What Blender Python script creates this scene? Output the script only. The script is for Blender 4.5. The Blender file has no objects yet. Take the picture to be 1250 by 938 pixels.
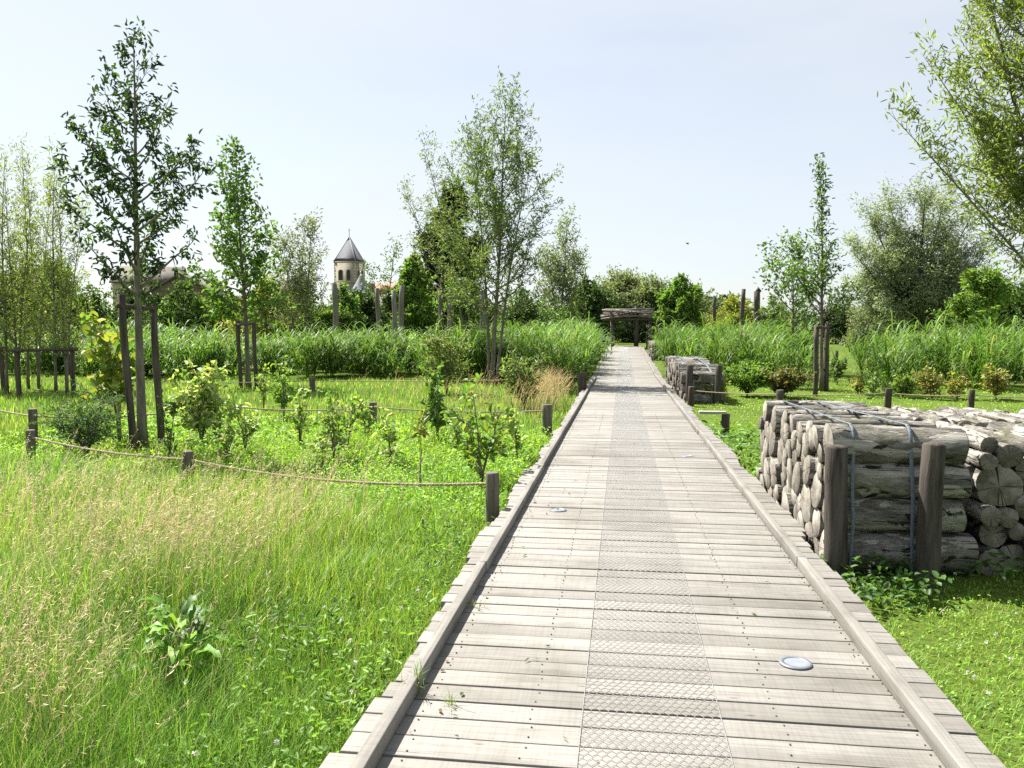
import bpy, math, random
import numpy as np
from mathutils import Vector, Matrix

# ------------------------------------------------------------------ camera, light, exposure
SC = bpy.context.scene
COL = SC.collection
FPX = 980.0                                   # focal length in pixels of a 1250 x 938 frame
CAM = Vector((0.0, 0.0, 1.6))
PITCH = math.atan(63.0 / FPX)
YAW = math.atan(134.5 / FPX * math.cos(PITCH))
cd = bpy.data.cameras.new('camera')
cam = bpy.data.objects.new('camera', cd)
COL.objects.link(cam)
cam.location = CAM
cam.rotation_euler = (math.pi / 2 - PITCH, 0, YAW)
cd.sensor_fit = 'HORIZONTAL'
cd.sensor_width = 36.0
cd.lens = 36.0 * FPX / 1250.0
cd.clip_start = 0.05
cd.clip_end = 3000
SC.camera = cam

SUN_EL = math.radians(53)
SUN_AZ = math.radians(-52)                    # from +Y, towards -X: ahead and to the left
sdir = Vector((math.sin(SUN_AZ) * math.cos(SUN_EL), math.cos(SUN_AZ) * math.cos(SUN_EL), math.sin(SUN_EL)))
w = bpy.data.worlds.new('World')
SC.world = w
w.use_nodes = True
nt = w.node_tree
nt.nodes.clear()
sky = nt.nodes.new('ShaderNodeTexSky')
sky.sky_type = 'NISHITA'
sky.sun_disc = False
sky.sun_elevation = SUN_EL
sky.sun_rotation = SUN_AZ
sky.air_density = 1.0
sky.dust_density = 0.9
sky.ozone_density = 1.0
bg = nt.nodes.new('ShaderNodeBackground')
bg.inputs['Strength'].default_value = 0.055
hs = nt.nodes.new('ShaderNodeHueSaturation')   # thin summer veil: paler blue
hs.inputs['Saturation'].default_value = 0.75
hs.inputs['Value'].default_value = 1.0
wo = nt.nodes.new('ShaderNodeOutputWorld')
nt.links.new(sky.outputs[0], hs.inputs['Color'])
veil = nt.nodes.new('ShaderNodeMix')            # bright thin haze over the whole sky
veil.data_type = 'RGBA'
veil.inputs['Factor'].default_value = 0.6
veil.inputs['B'].default_value = (5.35, 5.6, 5.85, 1)
nt.links.new(hs.outputs[0], veil.inputs['A'])
stc = nt.nodes.new('ShaderNodeTexCoord')          # faint uneven high haze
smp = nt.nodes.new('ShaderNodeMapping')
smp.inputs['Scale'].default_value = (1.2, 1.2, 4.5)
sno = nt.nodes.new('ShaderNodeTexNoise')
sno.inputs['Scale'].default_value = 1.6
sno.inputs['Detail'].default_value = 5.0
srm = nt.nodes.new('ShaderNodeMapRange')
srm.inputs['From Min'].default_value = 0.3
srm.inputs['From Max'].default_value = 0.7
srm.inputs['To Min'].default_value = 0.42
srm.inputs['To Max'].default_value = 0.78
nt.links.new(stc.outputs['Generated'], smp.inputs[0])
nt.links.new(smp.outputs[0], sno.inputs['Vector'])
nt.links.new(sno.outputs['Fac'], srm.inputs['Value'])
nt.links.new(srm.outputs[0], veil.inputs['Factor'])
nt.links.new(veil.outputs['Result'], bg.inputs[0])
nt.links.new(bg.outputs[0], wo.inputs[0])

sl = bpy.data.lights.new('sun', 'SUN')
sl.energy = 4.8
sl.angle = math.radians(0.5)
sl.color = (1.0, 0.955, 0.88)
so = bpy.data.objects.new('sun', sl)
COL.objects.link(so)
so.rotation_euler = sdir.to_track_quat('Z', 'Y').to_euler()

SC.view_settings.view_transform = 'Standard'
SC.view_settings.look = 'None'
SC.view_settings.exposure = 1.6
SC.view_settings.gamma = 1.0
SC.view_settings.use_curve_mapping = False
SC.render.engine = 'CYCLES'
SC.cycles.max_bounces = 7
SC.cycles.diffuse_bounces = 3
SC.cycles.glossy_bounces = 2
SC.cycles.transmission_bounces = 4
SC.cycles.use_denoising = False
SC.cycles.sample_clamp_indirect = 6.0

# ------------------------------------------------------------------ where things stand
_cy, _sy, _cp, _sp = math.cos(YAW), math.sin(YAW), math.cos(PITCH), math.sin(PITCH)
RIGHT = Vector((_cy, _sy, 0))
FWD = Vector((-_sy * _cp, _cy * _cp, -_sp))
UP = Vector((-_sy * _sp, _cy * _sp, _cp))


def ray(px, py):
    return FWD + RIGHT * ((px - 625.0) / FPX) + UP * ((469.0 - py) / FPX)


def PT(px, py, Y):
    """point at distance Y along the boardwalk"""
    d = ray(px, py)
    return CAM + d * (Y / d.y)


def rise(y):
    return 0.62 * min(1.0, max(0.0, (y - 29.0) / 29.0))


def rise_np(y):
    return 0.62 * np.clip((y - 29.0) / 29.0, 0, 1)


def gz(x, y):
    g = -0.19 + rise(y)
    if x < -1.3:
        g += 0.05 * min(1, (-1.3 - x) / 3) * (1 + math.sin(x * 0.9 + 1.3) * math.cos(y * 0.7))
    elif x > 1.6:
        g += 0.02 * math.sin(x * 1.1) * math.cos(y * 0.6)
    return g


def gz_np(x, y):
    g = -0.19 + rise_np(y)
    L = 0.05 * np.clip((-1.3 - x) / 3, 0, 1) * (1 + np.sin(x * 0.9 + 1.3) * np.cos(y * 0.7))
    R = np.where(x > 1.6, 0.02 * np.sin(x * 1.1) * np.cos(y * 0.6), 0)
    return g + L + R


def G(px, py):
    z = -0.19
    p = CAM
    for _ in range(12):
        d = ray(px, py)
        p = CAM + d * ((z - CAM.z) / d.z)
        z = gz(p.x, p.y)
    return Vector((p.x, p.y, z))


# ------------------------------------------------------------------ materials
def new_mat(name):
    m = bpy.data.materials.new(name)
    m.use_nodes = True
    n = m.node_tree
    n.nodes.clear()
    out = n.nodes.new('ShaderNodeOutputMaterial')
    return m, n, out


def N(n, typ, **kw):
    nd = n.nodes.new(typ)
    for k, v in kw.items():
        if k.startswith('i_'):
            nd.inputs[k[2:].replace('_', ' ')].default_value = v
        else:
            setattr(nd, k, v)
    return nd


def ramp(n, stops):
    r = n.nodes.new('ShaderNodeValToRGB')
    e = r.color_ramp.elements
    while len(e) < len(stops):
        e.new(0.5)
    for k, (p, c) in enumerate(stops):
        e[k].position = p
        e[k].color = c if len(c) == 4 else (*c, 1)
    return r


def mixc(n, a, b, fac, mode='MIX'):
    m = n.nodes.new('ShaderNodeMix')
    m.data_type = 'RGBA'
    m.blend_type = mode
    L = n.links
    for sock, v in ((m.inputs['Factor'], fac), (m.inputs['A'], a), (m.inputs['B'], b)):
        if hasattr(v, 'links') or hasattr(v, 'is_linked'):
            L.new(v, sock)
        elif isinstance(v, (int, float)):
            sock.default_value = v
        else:
            sock.default_value = (*v, 1) if len(v) == 3 else v
    return m.outputs['Result']


def vmath(n, op, a, b):
    m = n.nodes.new('ShaderNodeVectorMath')
    m.operation = op
    for s, v in ((m.inputs[0], a), (m.inputs[1], b)):
        if hasattr(v, 'is_linked'):
            n.links.new(v, s)
        else:
            s.default_value = v
    return m.outputs[0]


def fmath(n, op, a, b=0.0):
    m = n.nodes.new('ShaderNodeMath')
    m.operation = op
    for s, v in ((m.inputs[0], a), (m.inputs[1], b)):
        if hasattr(v, 'is_linked'):
            n.links.new(v, s)
        else:
            s.default_value = v
    return m.outputs[0]


def leaf_mat(name, trans=0.4, rough=0.45, spec=0.35, tint=(1.25, 1.25, 0.55)):
    m, n, out = new_mat(name)
    at = N(n, 'ShaderNodeAttribute', attribute_name='Col')
    p = N(n, 'ShaderNodeBsdfPrincipled', i_Roughness=rough)
    p.inputs['Specular IOR Level'].default_value = spec
    t = N(n, 'ShaderNodeBsdfTranslucent')
    tc = mixc(n, at.outputs['Color'], tint, 1.0, 'MULTIPLY')
    n.links.new(at.outputs['Color'], p.inputs['Base Color'])
    n.links.new(tc, t.inputs['Color'])
    mx = N(n, 'ShaderNodeMixShader')
    mx.inputs[0].default_value = trans
    n.links.new(p.outputs[0], mx.inputs[1])
    n.links.new(t.outputs[0], mx.inputs[2])
    n.links.new(mx.outputs[0], out.inputs[0])
    return m


def bark_mat(name, a, b, scale=(9, 9, 2.0), bump=0.6, rough=0.9, patch=None):
    """rough bark; two tones by noise, stretched along the local Z (or X for logs), optional pale patches"""
    m, n, out = new_mat(name)
    tc = N(n, 'ShaderNodeTexCoord')
    oi = N(n, 'ShaderNodeObjectInfo')
    off = vmath(n, 'ADD', tc.outputs['Object'], (0, 0, 0))
    cmb = N(n, 'ShaderNodeCombineXYZ')
    for k in range(3):
        n.links.new(fmath(n, 'MULTIPLY', oi.outputs['Random'], 40.0 + 13 * k), cmb.inputs[k])
    v = vmath(n, 'ADD', vmath(n, 'MULTIPLY', off, scale), cmb.outputs[0])
    n1 = N(n, 'ShaderNodeTexNoise', i_Scale=1.0, i_Detail=7.0, i_Roughness=0.65)
    n.links.new(v, n1.inputs['Vector'])
    r1 = ramp(n, [(0.32, a), (0.68, b)])
    n.links.new(n1.outputs['Fac'], r1.inputs[0])
    c = r1.outputs['Color']
    if patch:
        n2 = N(n, 'ShaderNodeTexNoise', i_Scale=0.35, i_Detail=5.0, i_Roughness=0.6)
        n.links.new(vmath(n, 'ADD', v, (7.3, 1.1, 4.4)), n2.inputs['Vector'])
        r2 = ramp(n, [(0.47, (0, 0, 0)), (0.56, (1, 1, 1))])
        n.links.new(n2.outputs['Fac'], r2.inputs[0])
        c = mixc(n, c, mixc(n, patch, (0.55, 0.55, 0.55), n1.outputs['Fac'], 'MULTIPLY'), r2.outputs['Color'])
        n3 = N(n, 'ShaderNodeTexNoise', i_Scale=0.8, i_Detail=3.0)
        n.links.new(vmath(n, 'ADD', v, (2.3, 9.1, 1.4)), n3.inputs['Vector'])
        r3 = ramp(n, [(0.62, (0, 0, 0)), (0.66, (1, 1, 1))])
        n.links.new(n3.outputs['Fac'], r3.inputs[0])
        c = mixc(n, c, (0.035, 0.028, 0.022), r3.outputs['Color'])
    hv = mixc(n, c, (0.72, 0.7, 0.66), fmath(n, 'MULTIPLY', oi.outputs['Random'], 0.55), 'MULTIPLY')
    p = N(n, 'ShaderNodeBsdfPrincipled', i_Roughness=rough)
    p.inputs['Specular IOR Level'].default_value = 0.2
    n.links.new(hv, p.inputs['Base Color'])
    bp = N(n, 'ShaderNodeBump', i_Strength=bump, i_Distance=0.02)
    n.links.new(n1.outputs['Fac'], bp.inputs['Height'])
    n.links.new(bp.outputs[0], p.inputs['Normal'])
    n.links.new(p.outputs[0], out.inputs[0])
    return m


def plain_mat(name, c, rough=0.7, metal=0.0, noise=0.25, scale=14.0, bump=0.0):
    m, n, out = new_mat(name)
    tc = N(n, 'ShaderNodeTexCoord')
    n1 = N(n, 'ShaderNodeTexNoise', i_Scale=scale, i_Detail=6.0, i_Roughness=0.6)
    n.links.new(tc.outputs['Object'], n1.inputs['Vector'])
    lo = tuple(x * (1 - noise) for x in c)
    hi = tuple(min(1, x * (1 + noise)) for x in c)
    r = ramp(n, [(0.3, lo), (0.7, hi)])
    n.links.new(n1.outputs['Fac'], r.inputs[0])
    p = N(n, 'ShaderNodeBsdfPrincipled', i_Roughness=rough, i_Metallic=metal)
    n.links.new(r.outputs[0], p.inputs['Base Color'])
    if bump:
        bp = N(n, 'ShaderNodeBump', i_Strength=bump, i_Distance=0.02)
        n.links.new(n1.outputs['Fac'], bp.inputs['Height'])
        n.links.new(bp.outputs[0], p.inputs['Normal'])
    n.links.new(p.outputs[0], out.inputs[0])
    return m


def deck_mat():
    m, n, out = new_mat('weathered_planks')
    tc = N(n, 'ShaderNodeTexCoord')
    at = N(n, 'ShaderNodeAttribute', attribute_name='Col')
    sp = N(n, 'ShaderNodeSeparateColor')
    n.links.new(at.outputs['Color'], sp.inputs[0])
    cmb = N(n, 'ShaderNodeCombineXYZ')
    n.links.new(fmath(n, 'MULTIPLY', sp.outputs[2], 90.0), cmb.inputs[0])
    n.links.new(fmath(n, 'MULTIPLY', sp.outputs[1], 70.0), cmb.inputs[2])
    pos = vmath(n, 'ADD', tc.outputs['Object'], cmb.outputs[0])
    # long grain
    g = N(n, 'ShaderNodeTexNoise', i_Scale=1.0, i_Detail=8.0, i_Roughness=0.7, i_Distortion=0.6)
    n.links.new(vmath(n, 'MULTIPLY', pos, (2.2, 60, 60)), g.inputs['Vector'])
    rg = ramp(n, [(0.25, (0.165, 0.160, 0.149)), (0.5, (0.25, 0.244, 0.230)), (0.75, (0.30, 0.294, 0.279))])
    n.links.new(g.outputs['Fac'], rg.inputs[0])
    # stains and weathering
    s = N(n, 'ShaderNodeTexNoise', i_Scale=1.0, i_Detail=6.0, i_Roughness=0.62)
    n.links.new(vmath(n, 'MULTIPLY', pos, (1.7, 6, 6)), s.inputs['Vector'])
    rs = ramp(n, [(0.30, (0.70, 0.68, 0.65)), (0.45, (0.93, 0.925, 0.915)), (0.7, (1.0, 1.0, 1.0))])
    n.links.new(s.outputs['Fac'], rs.inputs[0])
    c = mixc(n, rg.outputs['Color'], rs.outputs['Color'], 1.0, 'MULTIPLY')
    # worn broad patches across boards
    s2 = N(n, 'ShaderNodeTexNoise', i_Scale=0.8, i_Detail=5.0, i_Roughness=0.6)
    n.links.new(tc.outputs['Object'], s2.inputs['Vector'])
    rs2 = ramp(n, [(0.34, (0.66, 0.65, 0.62)), (0.48, (0.93, 0.925, 0.915)), (0.60, (1.0, 1.0, 1.0))])
    n.links.new(s2.outputs['Fac'], rs2.inputs[0])
    c = mixc(n, c, rs2.outputs['Color'], 0.8, 'MULTIPLY')
    # saw marks across the grain
    sw = N(n, 'ShaderNodeTexNoise', i_Scale=1.0, i_Detail=2.0, i_Roughness=0.5)
    n.links.new(vmath(n, 'MULTIPLY', pos, (95, 2.5, 2.5)), sw.inputs['Vector'])
    rw = ramp(n, [(0.38, (0.80, 0.79, 0.77)), (0.55, (1, 1, 1))])
    n.links.new(sw.outputs['Fac'], rw.inputs[0])
    c = mixc(n, c, rw.outputs['Color'], 0.45, 'MULTIPLY')
    # knots and checks
    k = N(n, 'ShaderNodeTexVoronoi', i_Scale=1.0)
    n.links.new(vmath(n, 'MULTIPLY', pos, (2.3, 9, 9)), k.inputs['Vector'])
    rk = ramp(n, [(0.02, (0.22, 0.17, 0.13)), (0.075, (1, 1, 1))])
    n.links.new(k.outputs['Distance'], rk.inputs[0])
    c = mixc(n, c, rk.outputs['Color'], 0.75, 'MULTIPLY')
    ck = N(n, 'ShaderNodeTexNoise', i_Scale=1.0, i_Detail=3.0, i_Roughness=0.5)
    n.links.new(vmath(n, 'MULTIPLY', pos, (1.6, 130, 130)), ck.inputs['Vector'])
    rc = ramp(n, [(0.29, (0.3, 0.27, 0.24)), (0.35, (1, 1, 1))])
    n.links.new(ck.outputs['Fac'], rc.inputs[0])
    c = mixc(n, c, rc.outputs['Color'], 0.8, 'MULTIPLY')
    # per board tone
    tone = ramp(n, [(0.0, (0.80, 0.78, 0.75)), (0.35, (0.95, 0.935, 0.915)), (1.0, (1.07, 1.055, 1.03))])
    n.links.new(sp.outputs[0], tone.inputs[0])
    c = mixc(n, c, tone.outputs['Color'], 1.0, 'MULTIPLY')
    p = N(n, 'ShaderNodeBsdfPrincipled', i_Roughness=0.78)
    p.inputs['Specular IOR Level'].default_value = 0.25
    n.links.new(c, p.inputs['Base Color'])
    bp = N(n, 'ShaderNodeBump', i_Strength=0.35, i_Distance=0.004)
    n.links.new(g.outputs['Fac'], bp.inputs['Height'])
    n.links.new(bp.outputs[0], p.inputs['Normal'])
    n.links.new(p.outputs[0], out.inputs[0])
    return m


def endgrain_mat():
    m, n, out = new_mat('cut_log_end')
    tc = N(n, 'ShaderNodeTexCoord')
    oi = N(n, 'ShaderNodeObjectInfo')
    sx = N(n, 'ShaderNodeSeparateXYZ')
    n.links.new(tc.outputs['Object'], sx.inputs[0])
    y, z = sx.outputs[1], sx.outputs[2]
    ang = fmath(n, 'ARCTAN2', y, z)
    rad = fmath(n, 'SQRT', fmath(n, 'ADD', fmath(n, 'MULTIPLY', y, y), fmath(n, 'MULTIPLY', z, z)))
    rnd = fmath(n, 'MULTIPLY', oi.outputs['Random'], 80.0)
    # radial cracks
    cm = N(n, 'ShaderNodeCombineXYZ')
    n.links.new(fmath(n, 'MULTIPLY', fmath(n, 'SINE', ang), 1.9), cm.inputs[0])
    n.links.new(fmath(n, 'MULTIPLY', fmath(n, 'COSINE', ang), 1.9), cm.inputs[1])
    n.links.new(rnd, cm.inputs[2])
    nc = N(n, 'ShaderNodeTexNoise', i_Scale=1.3, i_Detail=3.0, i_Roughness=0.6)
    n.links.new(cm.outputs[0], nc.inputs['Vector'])
    dcr = fmath(n, 'ABSOLUTE', fmath(n, 'SUBTRACT', nc.outputs['Fac'], 0.5))
    wid = fmath(n, 'DIVIDE', dcr, fmath(n, 'MAXIMUM', fmath(n, 'SUBTRACT', 0.020, fmath(n, 'MULTIPLY', rad, 0.085)), 0.0015))
    rc = ramp(n, [(0.5, (0.08, 0.06, 0.045)), (1.0, (1, 1, 1))])
    n.links.new(wid, rc.inputs[0])
    # rings
    nz = N(n, 'ShaderNodeTexNoise', i_Scale=9.0, i_Detail=4.0)
    v2 = vmath(n, 'ADD', tc.outputs['Object'], (0, 0, 0))
    n.links.new(v2, nz.inputs['Vector'])
    ringv = fmath(n, 'SINE', fmath(n, 'ADD', fmath(n, 'MULTIPLY', rad, 420.0), fmath(n, 'MULTIPLY', nz.outputs['Fac'], 9.0)))
    rr = ramp(n, [(0.0, (0.80, 0.77, 0.72)), (1.0, (1, 1, 1))])
    n.links.new(fmath(n, 'MULTIPLY', fmath(n, 'ADD', ringv, 1.0), 0.5), rr.inputs[0])
    base = ramp(n, [(0.0, (0.20, 0.185, 0.16)), (0.4, (0.29, 0.27, 0.235)), (1.0, (0.40, 0.38, 0.34))])
    n.links.new(oi.outputs['Random'], base.inputs[0])
    st = N(n, 'ShaderNodeTexNoise', i_Scale=6.0, i_Detail=6.0, i_Roughness=0.65)
    cm2 = N(n, 'ShaderNodeCombineXYZ')
    n.links.new(rnd, cm2.inputs[0])
    n.links.new(vmath(n, 'ADD', tc.outputs['Object'], cm2.outputs[0]), st.inputs['Vector'])
    rst = ramp(n, [(0.34, (0.36, 0.33, 0.30)), (0.58, (1, 1, 1))])
    n.links.new(st.outputs['Fac'], rst.inputs[0])
    c = mixc(n, base.outputs[0], rr.outputs[0], 1.0, 'MULTIPLY')
    c = mixc(n, c, rst.outputs[0], 0.9, 'MULTIPLY')
    c = mixc(n, c, rc.outputs[0], 1.0, 'MULTIPLY')
    p = N(n, 'ShaderNodeBsdfPrincipled', i_Roughness=0.9)
    p.inputs['Specular IOR Level'].default_value = 0.15
    n.links.new(c, p.inputs['Base Color'])
    bp = N(n, 'ShaderNodeBump', i_Strength=0.5, i_Distance=0.01)
    n.links.new(st.outputs['Fac'], bp.inputs['Height'])
    n.links.new(bp.outputs[0], p.inputs['Normal'])
    n.links.new(p.outputs[0], out.inputs[0])
    return m


def ground_mat():
    m, n, out = new_mat('meadow_soil')
    tc = N(n, 'ShaderNodeTexCoord')
    n1 = N(n, 'ShaderNodeTexNoise', i_Scale=0.35, i_Detail=8.0, i_Roughness=0.65)
    n2 = N(n, 'ShaderNodeTexNoise', i_Scale=14.0, i_Detail=6.0, i_Roughness=0.7)
    n.links.new(tc.outputs['Object'], n1.inputs['Vector'])
    n.links.new(tc.outputs['Object'], n2.inputs['Vector'])
    r1 = ramp(n, [(0.35, (0.075, 0.12, 0.022)), (0.65, (0.12, 0.18, 0.035))])
    n.links.new(n1.outputs['Fac'], r1.inputs[0])
    r2 = ramp(n, [(0.3, (0.45, 0.42, 0.35)), (0.7, (1.2, 1.2, 1.1))])
    n.links.new(n2.outputs['Fac'], r2.inputs[0])
    c = mixc(n, r1.outputs[0], r2.outputs[0], 1.0, 'MULTIPLY')
    p = N(n, 'ShaderNodeBsdfPrincipled', i_Roughness=1.0)
    p.inputs['Specular IOR Level'].default_value = 0.05
    n.links.new(c, p.inputs['Base Color'])
    bp = N(n, 'ShaderNodeBump', i_Strength=0.8, i_Distance=0.05)
    n.links.new(n2.outputs['Fac'], bp.inputs['Height'])
    n.links.new(bp.outputs[0], p.inputs['Normal'])
    n.links.new(p.outputs[0], out.inputs[0])
    return m


def stone_mat(name, a, b, mortar, scale=1.0, row=0.35):
    m, n, out = new_mat(name)
    tc = N(n, 'ShaderNodeTexCoord')
    br = N(n, 'ShaderNodeTexBrick', i_Scale=scale)
    br.inputs['Color1'].default_value = (*a, 1)
    br.inputs['Color2'].default_value = (*b, 1)
    br.inputs['Mortar'].default_value = (*mortar, 1)
    br.inputs['Mortar Size'].default_value = 0.02
    br.inputs['Row Height'].default_value = row
    br.inputs['Brick Width'].default_value = row * 2.1
    sx = N(n, 'ShaderNodeSeparateXYZ')
    n.links.new(tc.outputs['Object'], sx.inputs[0])
    cb = N(n, 'ShaderNodeCombineXYZ')
    n.links.new(fmath(n, 'ADD', sx.outputs[0], sx.outputs[1]), cb.inputs[0])
    n.links.new(sx.outputs[2], cb.inputs[1])
    n.links.new(cb.outputs[0], br.inputs['Vector'])
    n1 = N(n, 'ShaderNodeTexNoise', i_Scale=0.9, i_Detail=8.0, i_Roughness=0.65)
    n.links.new(tc.outputs['Object'], n1.inputs['Vector'])
    r1 = ramp(n, [(0.3, (0.7, 0.68, 0.65)), (0.7, (1.1, 1.1, 1.1))])
    n.links.new(n1.outputs['Fac'], r1.inputs[0])
    c = mixc(n, br.outputs['Color'], r1.outputs[0], 1.0, 'MULTIPLY')
    p = N(n, 'ShaderNodeBsdfPrincipled', i_Roughness=0.9)
    n.links.new(c, p.inputs['Base Color'])
    n.links.new(p.outputs[0], out.inputs[0])
    return m


def log_mat():
    m, n, out = new_mat('log_bark')
    tc = N(n, 'ShaderNodeTexCoord')
    oi = N(n, 'ShaderNodeObjectInfo')
    cmb = N(n, 'ShaderNodeCombineXYZ')
    for k in range(3):
        n.links.new(fmath(n, 'MULTIPLY', oi.outputs['Random'], 31.0 + 17 * k), cmb.inputs[k])
    p0 = vmath(n, 'ADD', tc.outputs['Object'], cmb.outputs[0])

    def nz(scale, detail, rough, dist=0.0):
        t = N(n, 'ShaderNodeTexNoise', i_Scale=1.0, i_Detail=detail, i_Roughness=rough, i_Distortion=dist)
        n.links.new(vmath(n, 'MULTIPLY', p0, scale), t.inputs['Vector'])
        return t.outputs['Fac']
    big = nz((2.4, 8, 8), 7.0, 0.62, 0.5)
    fine = nz((14, 60, 60), 6.0, 0.7)
    r1 = ramp(n, [(0.30, (0.036, 0.033, 0.030)), (0.47, (0.12, 0.111, 0.098)), (0.56, (0.215, 0.203, 0.180)), (0.75, (0.36, 0.345, 0.315))])
    n.links.new(fmath(n, 'ADD', fmath(n, 'MULTIPLY', big, 0.62), fmath(n, 'MULTIPLY', fine, 0.38)), r1.inputs[0])
    c = r1.outputs[0]
    peel = nz((1.7, 5, 5), 6.0, 0.6, 1.2)                       # bark fallen off: pale bare wood
    r2 = ramp(n, [(0.50, (0, 0, 0)), (0.535, (1, 1, 1))])
    n.links.new(peel, r2.inputs[0])
    bare = ramp(n, [(0.3, (0.22, 0.205, 0.18)), (0.7, (0.43, 0.41, 0.37))])
    n.links.new(nz((3, 70, 70), 6.0, 0.65), bare.inputs[0])
    c = mixc(n, c, bare.outputs[0], r2.outputs[0])
    blk = nz((4.5, 9, 9), 5.0, 0.55, 0.8)
    r3 = ramp(n, [(0.60, (0, 0, 0)), (0.635, (1, 1, 1))])
    n.links.new(blk, r3.inputs[0])
    c = mixc(n, c, (0.022, 0.018, 0.015), r3.outputs[0])
    moss = nz((3, 5, 5), 4.0, 0.6)
    r4 = ramp(n, [(0.52, (0, 0, 0)), (0.68, (0.55, 0.55, 0.55))])
    n.links.new(moss, r4.inputs[0])
    c = mixc(n, c, (0.12, 0.13, 0.06), r4.outputs[0])
    ck = nz((1.5, 42, 42), 3.0, 0.5)
    r5 = ramp(n, [(0.33, (0.15, 0.13, 0.11)), (0.40, (1, 1, 1))])
    n.links.new(ck, r5.inputs[0])
    c = mixc(n, c, r5.outputs[0], 0.9, 'MULTIPLY')
    p = N(n, 'ShaderNodeBsdfPrincipled', i_Roughness=0.95)
    p.inputs['Specular IOR Level'].default_value = 0.12
    n.links.new(c, p.inputs['Base Color'])
    hgt_ = fmath(n, 'ADD', fmath(n, 'MULTIPLY', fine, 0.6), fmath(n, 'SUBTRACT', big, fmath(n, 'MULTIPLY', r2.outputs[0], 0.35)))
    bp = N(n, 'ShaderNodeBump', i_Strength=1.0, i_Distance=0.03)
    n.links.new(hgt_, bp.inputs['Height'])
    n.links.new(bp.outputs[0], p.inputs['Normal'])
    n.links.new(p.outputs[0], out.inputs[0])
    return m


M = {}
M['deck'] = deck_mat()
M['end'] = endgrain_mat()
M['ground'] = ground_mat()
M['grass'] = leaf_mat('grass_blades', 0.42, 0.5, 0.3, (1.2, 1.2, 0.5))
M['straw'] = leaf_mat('dry_grass', 0.35, 0.7, 0.15, (1.1, 1.0, 0.8))
M['leaf'] = leaf_mat('tree_leaves', 0.42, 0.5, 0.3, (1.25, 1.3, 0.5))
M['reed'] = leaf_mat('reed_leaves', 0.38, 0.5, 0.22, (1.2, 1.25, 0.5))
M['petal'] = leaf_mat('white_petals', 0.2, 0.7, 0.2, (1, 1, 1))
M['log'] = log_mat()
M['post'] = bark_mat('weathered_post', (0.075, 0.063, 0.052), (0.19, 0.168, 0.142), (26, 26, 2.2), 0.7)
M['stake'] = bark_mat('dark_stake', (0.04, 0.032, 0.027), (0.13, 0.108, 0.09), (22, 22, 1.6), 0.8)
M['pstake'] = bark_mat('pile_stake_wood', (0.030, 0.026, 0.022), (0.115, 0.10, 0.085), (24, 24, 2.0), 0.9)
M['bark'] = bark_mat('tree_bark', (0.10, 0.085, 0.068), (0.23, 0.205, 0.17), (14, 14, 3), 0.5)
M['smoothbark'] = bark_mat('smooth_bark', (0.13, 0.13, 0.11), (0.26, 0.255, 0.225), (10, 10, 3), 0.3)
M['pole'] = bark_mat('grey_pole', (0.12, 0.107, 0.09), (0.25, 0.23, 0.20), (9, 9, 1.2), 0.6)
M['branch'] = bark_mat('dry_branches', (0.07, 0.06, 0.05), (0.34, 0.31, 0.265), (1.5, 7, 7), 0.3)
M['rope'] = plain_mat('hemp_rope', (0.36, 0.29, 0.2), 0.95, 0, 0.35, 60, 0.5)
M['wire'] = plain_mat('galvanised_wire', (0.27, 0.27, 0.265), 0.6, 0.0, 0.2, 30)
M['steel'] = plain_mat('brushed_steel', (0.17, 0.18, 0.20), 0.45, 0.3, 0.1, 20)
M['lens'] = plain_mat('frosted_lens', (0.20, 0.22, 0.25), 0.35, 0.0, 0.12, 18)
M['screw'] = plain_mat('rusty_screw', (0.07, 0.055, 0.045), 0.7, 0.0, 0.2, 60)
M['strap'] = plain_mat('blue_white_strap', (0.12, 0.15, 0.18), 0.8, 0, 0.12, 30)
M['stitch'] = plain_mat('strap_marking', (0.10, 0.14, 0.20), 0.7, 0, 0.1, 30)
M['slate'] = plain_mat('slate_roof', (0.055, 0.058, 0.072), 0.8, 0, 0.3, 3)
M['lead'] = plain_mat('lead_roof', (0.17, 0.18, 0.20), 0.75, 0.0, 0.2, 2)
M['lime'] = stone_mat('tower_limestone', (0.36, 0.315, 0.25), (0.31, 0.27, 0.215), (0.28, 0.245, 0.195), 1.0, 0.4)
M['rubble'] = stone_mat('rubble_stone', (0.17, 0.135, 0.10), (0.12, 0.095, 0.07), (0.19, 0.16, 0.12), 1.0, 0.28)
M['cream'] = plain_mat('cream_render', (0.42, 0.36, 0.27), 0.9, 0, 0.15, 1.2)
M['tile'] = stone_mat('clay_tiles', (0.36, 0.19, 0.12), (0.30, 0.17, 0.11), (0.2, 0.11, 0.08), 1.0, 0.3)
M['browntile'] = stone_mat('old_clay_tiles', (0.105, 0.088, 0.07), (0.08, 0.068, 0.055), (0.06, 0.05, 0.042), 1.0, 0.3)
M['dark'] = plain_mat('dark_opening', (0.015, 0.015, 0.018), 0.5, 0, 0.1, 4)
M['plankboard'] = bark_mat('grey_board', (0.26, 0.24, 0.215), (0.44, 0.42, 0.385), (3, 30, 30), 0.3)


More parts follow.
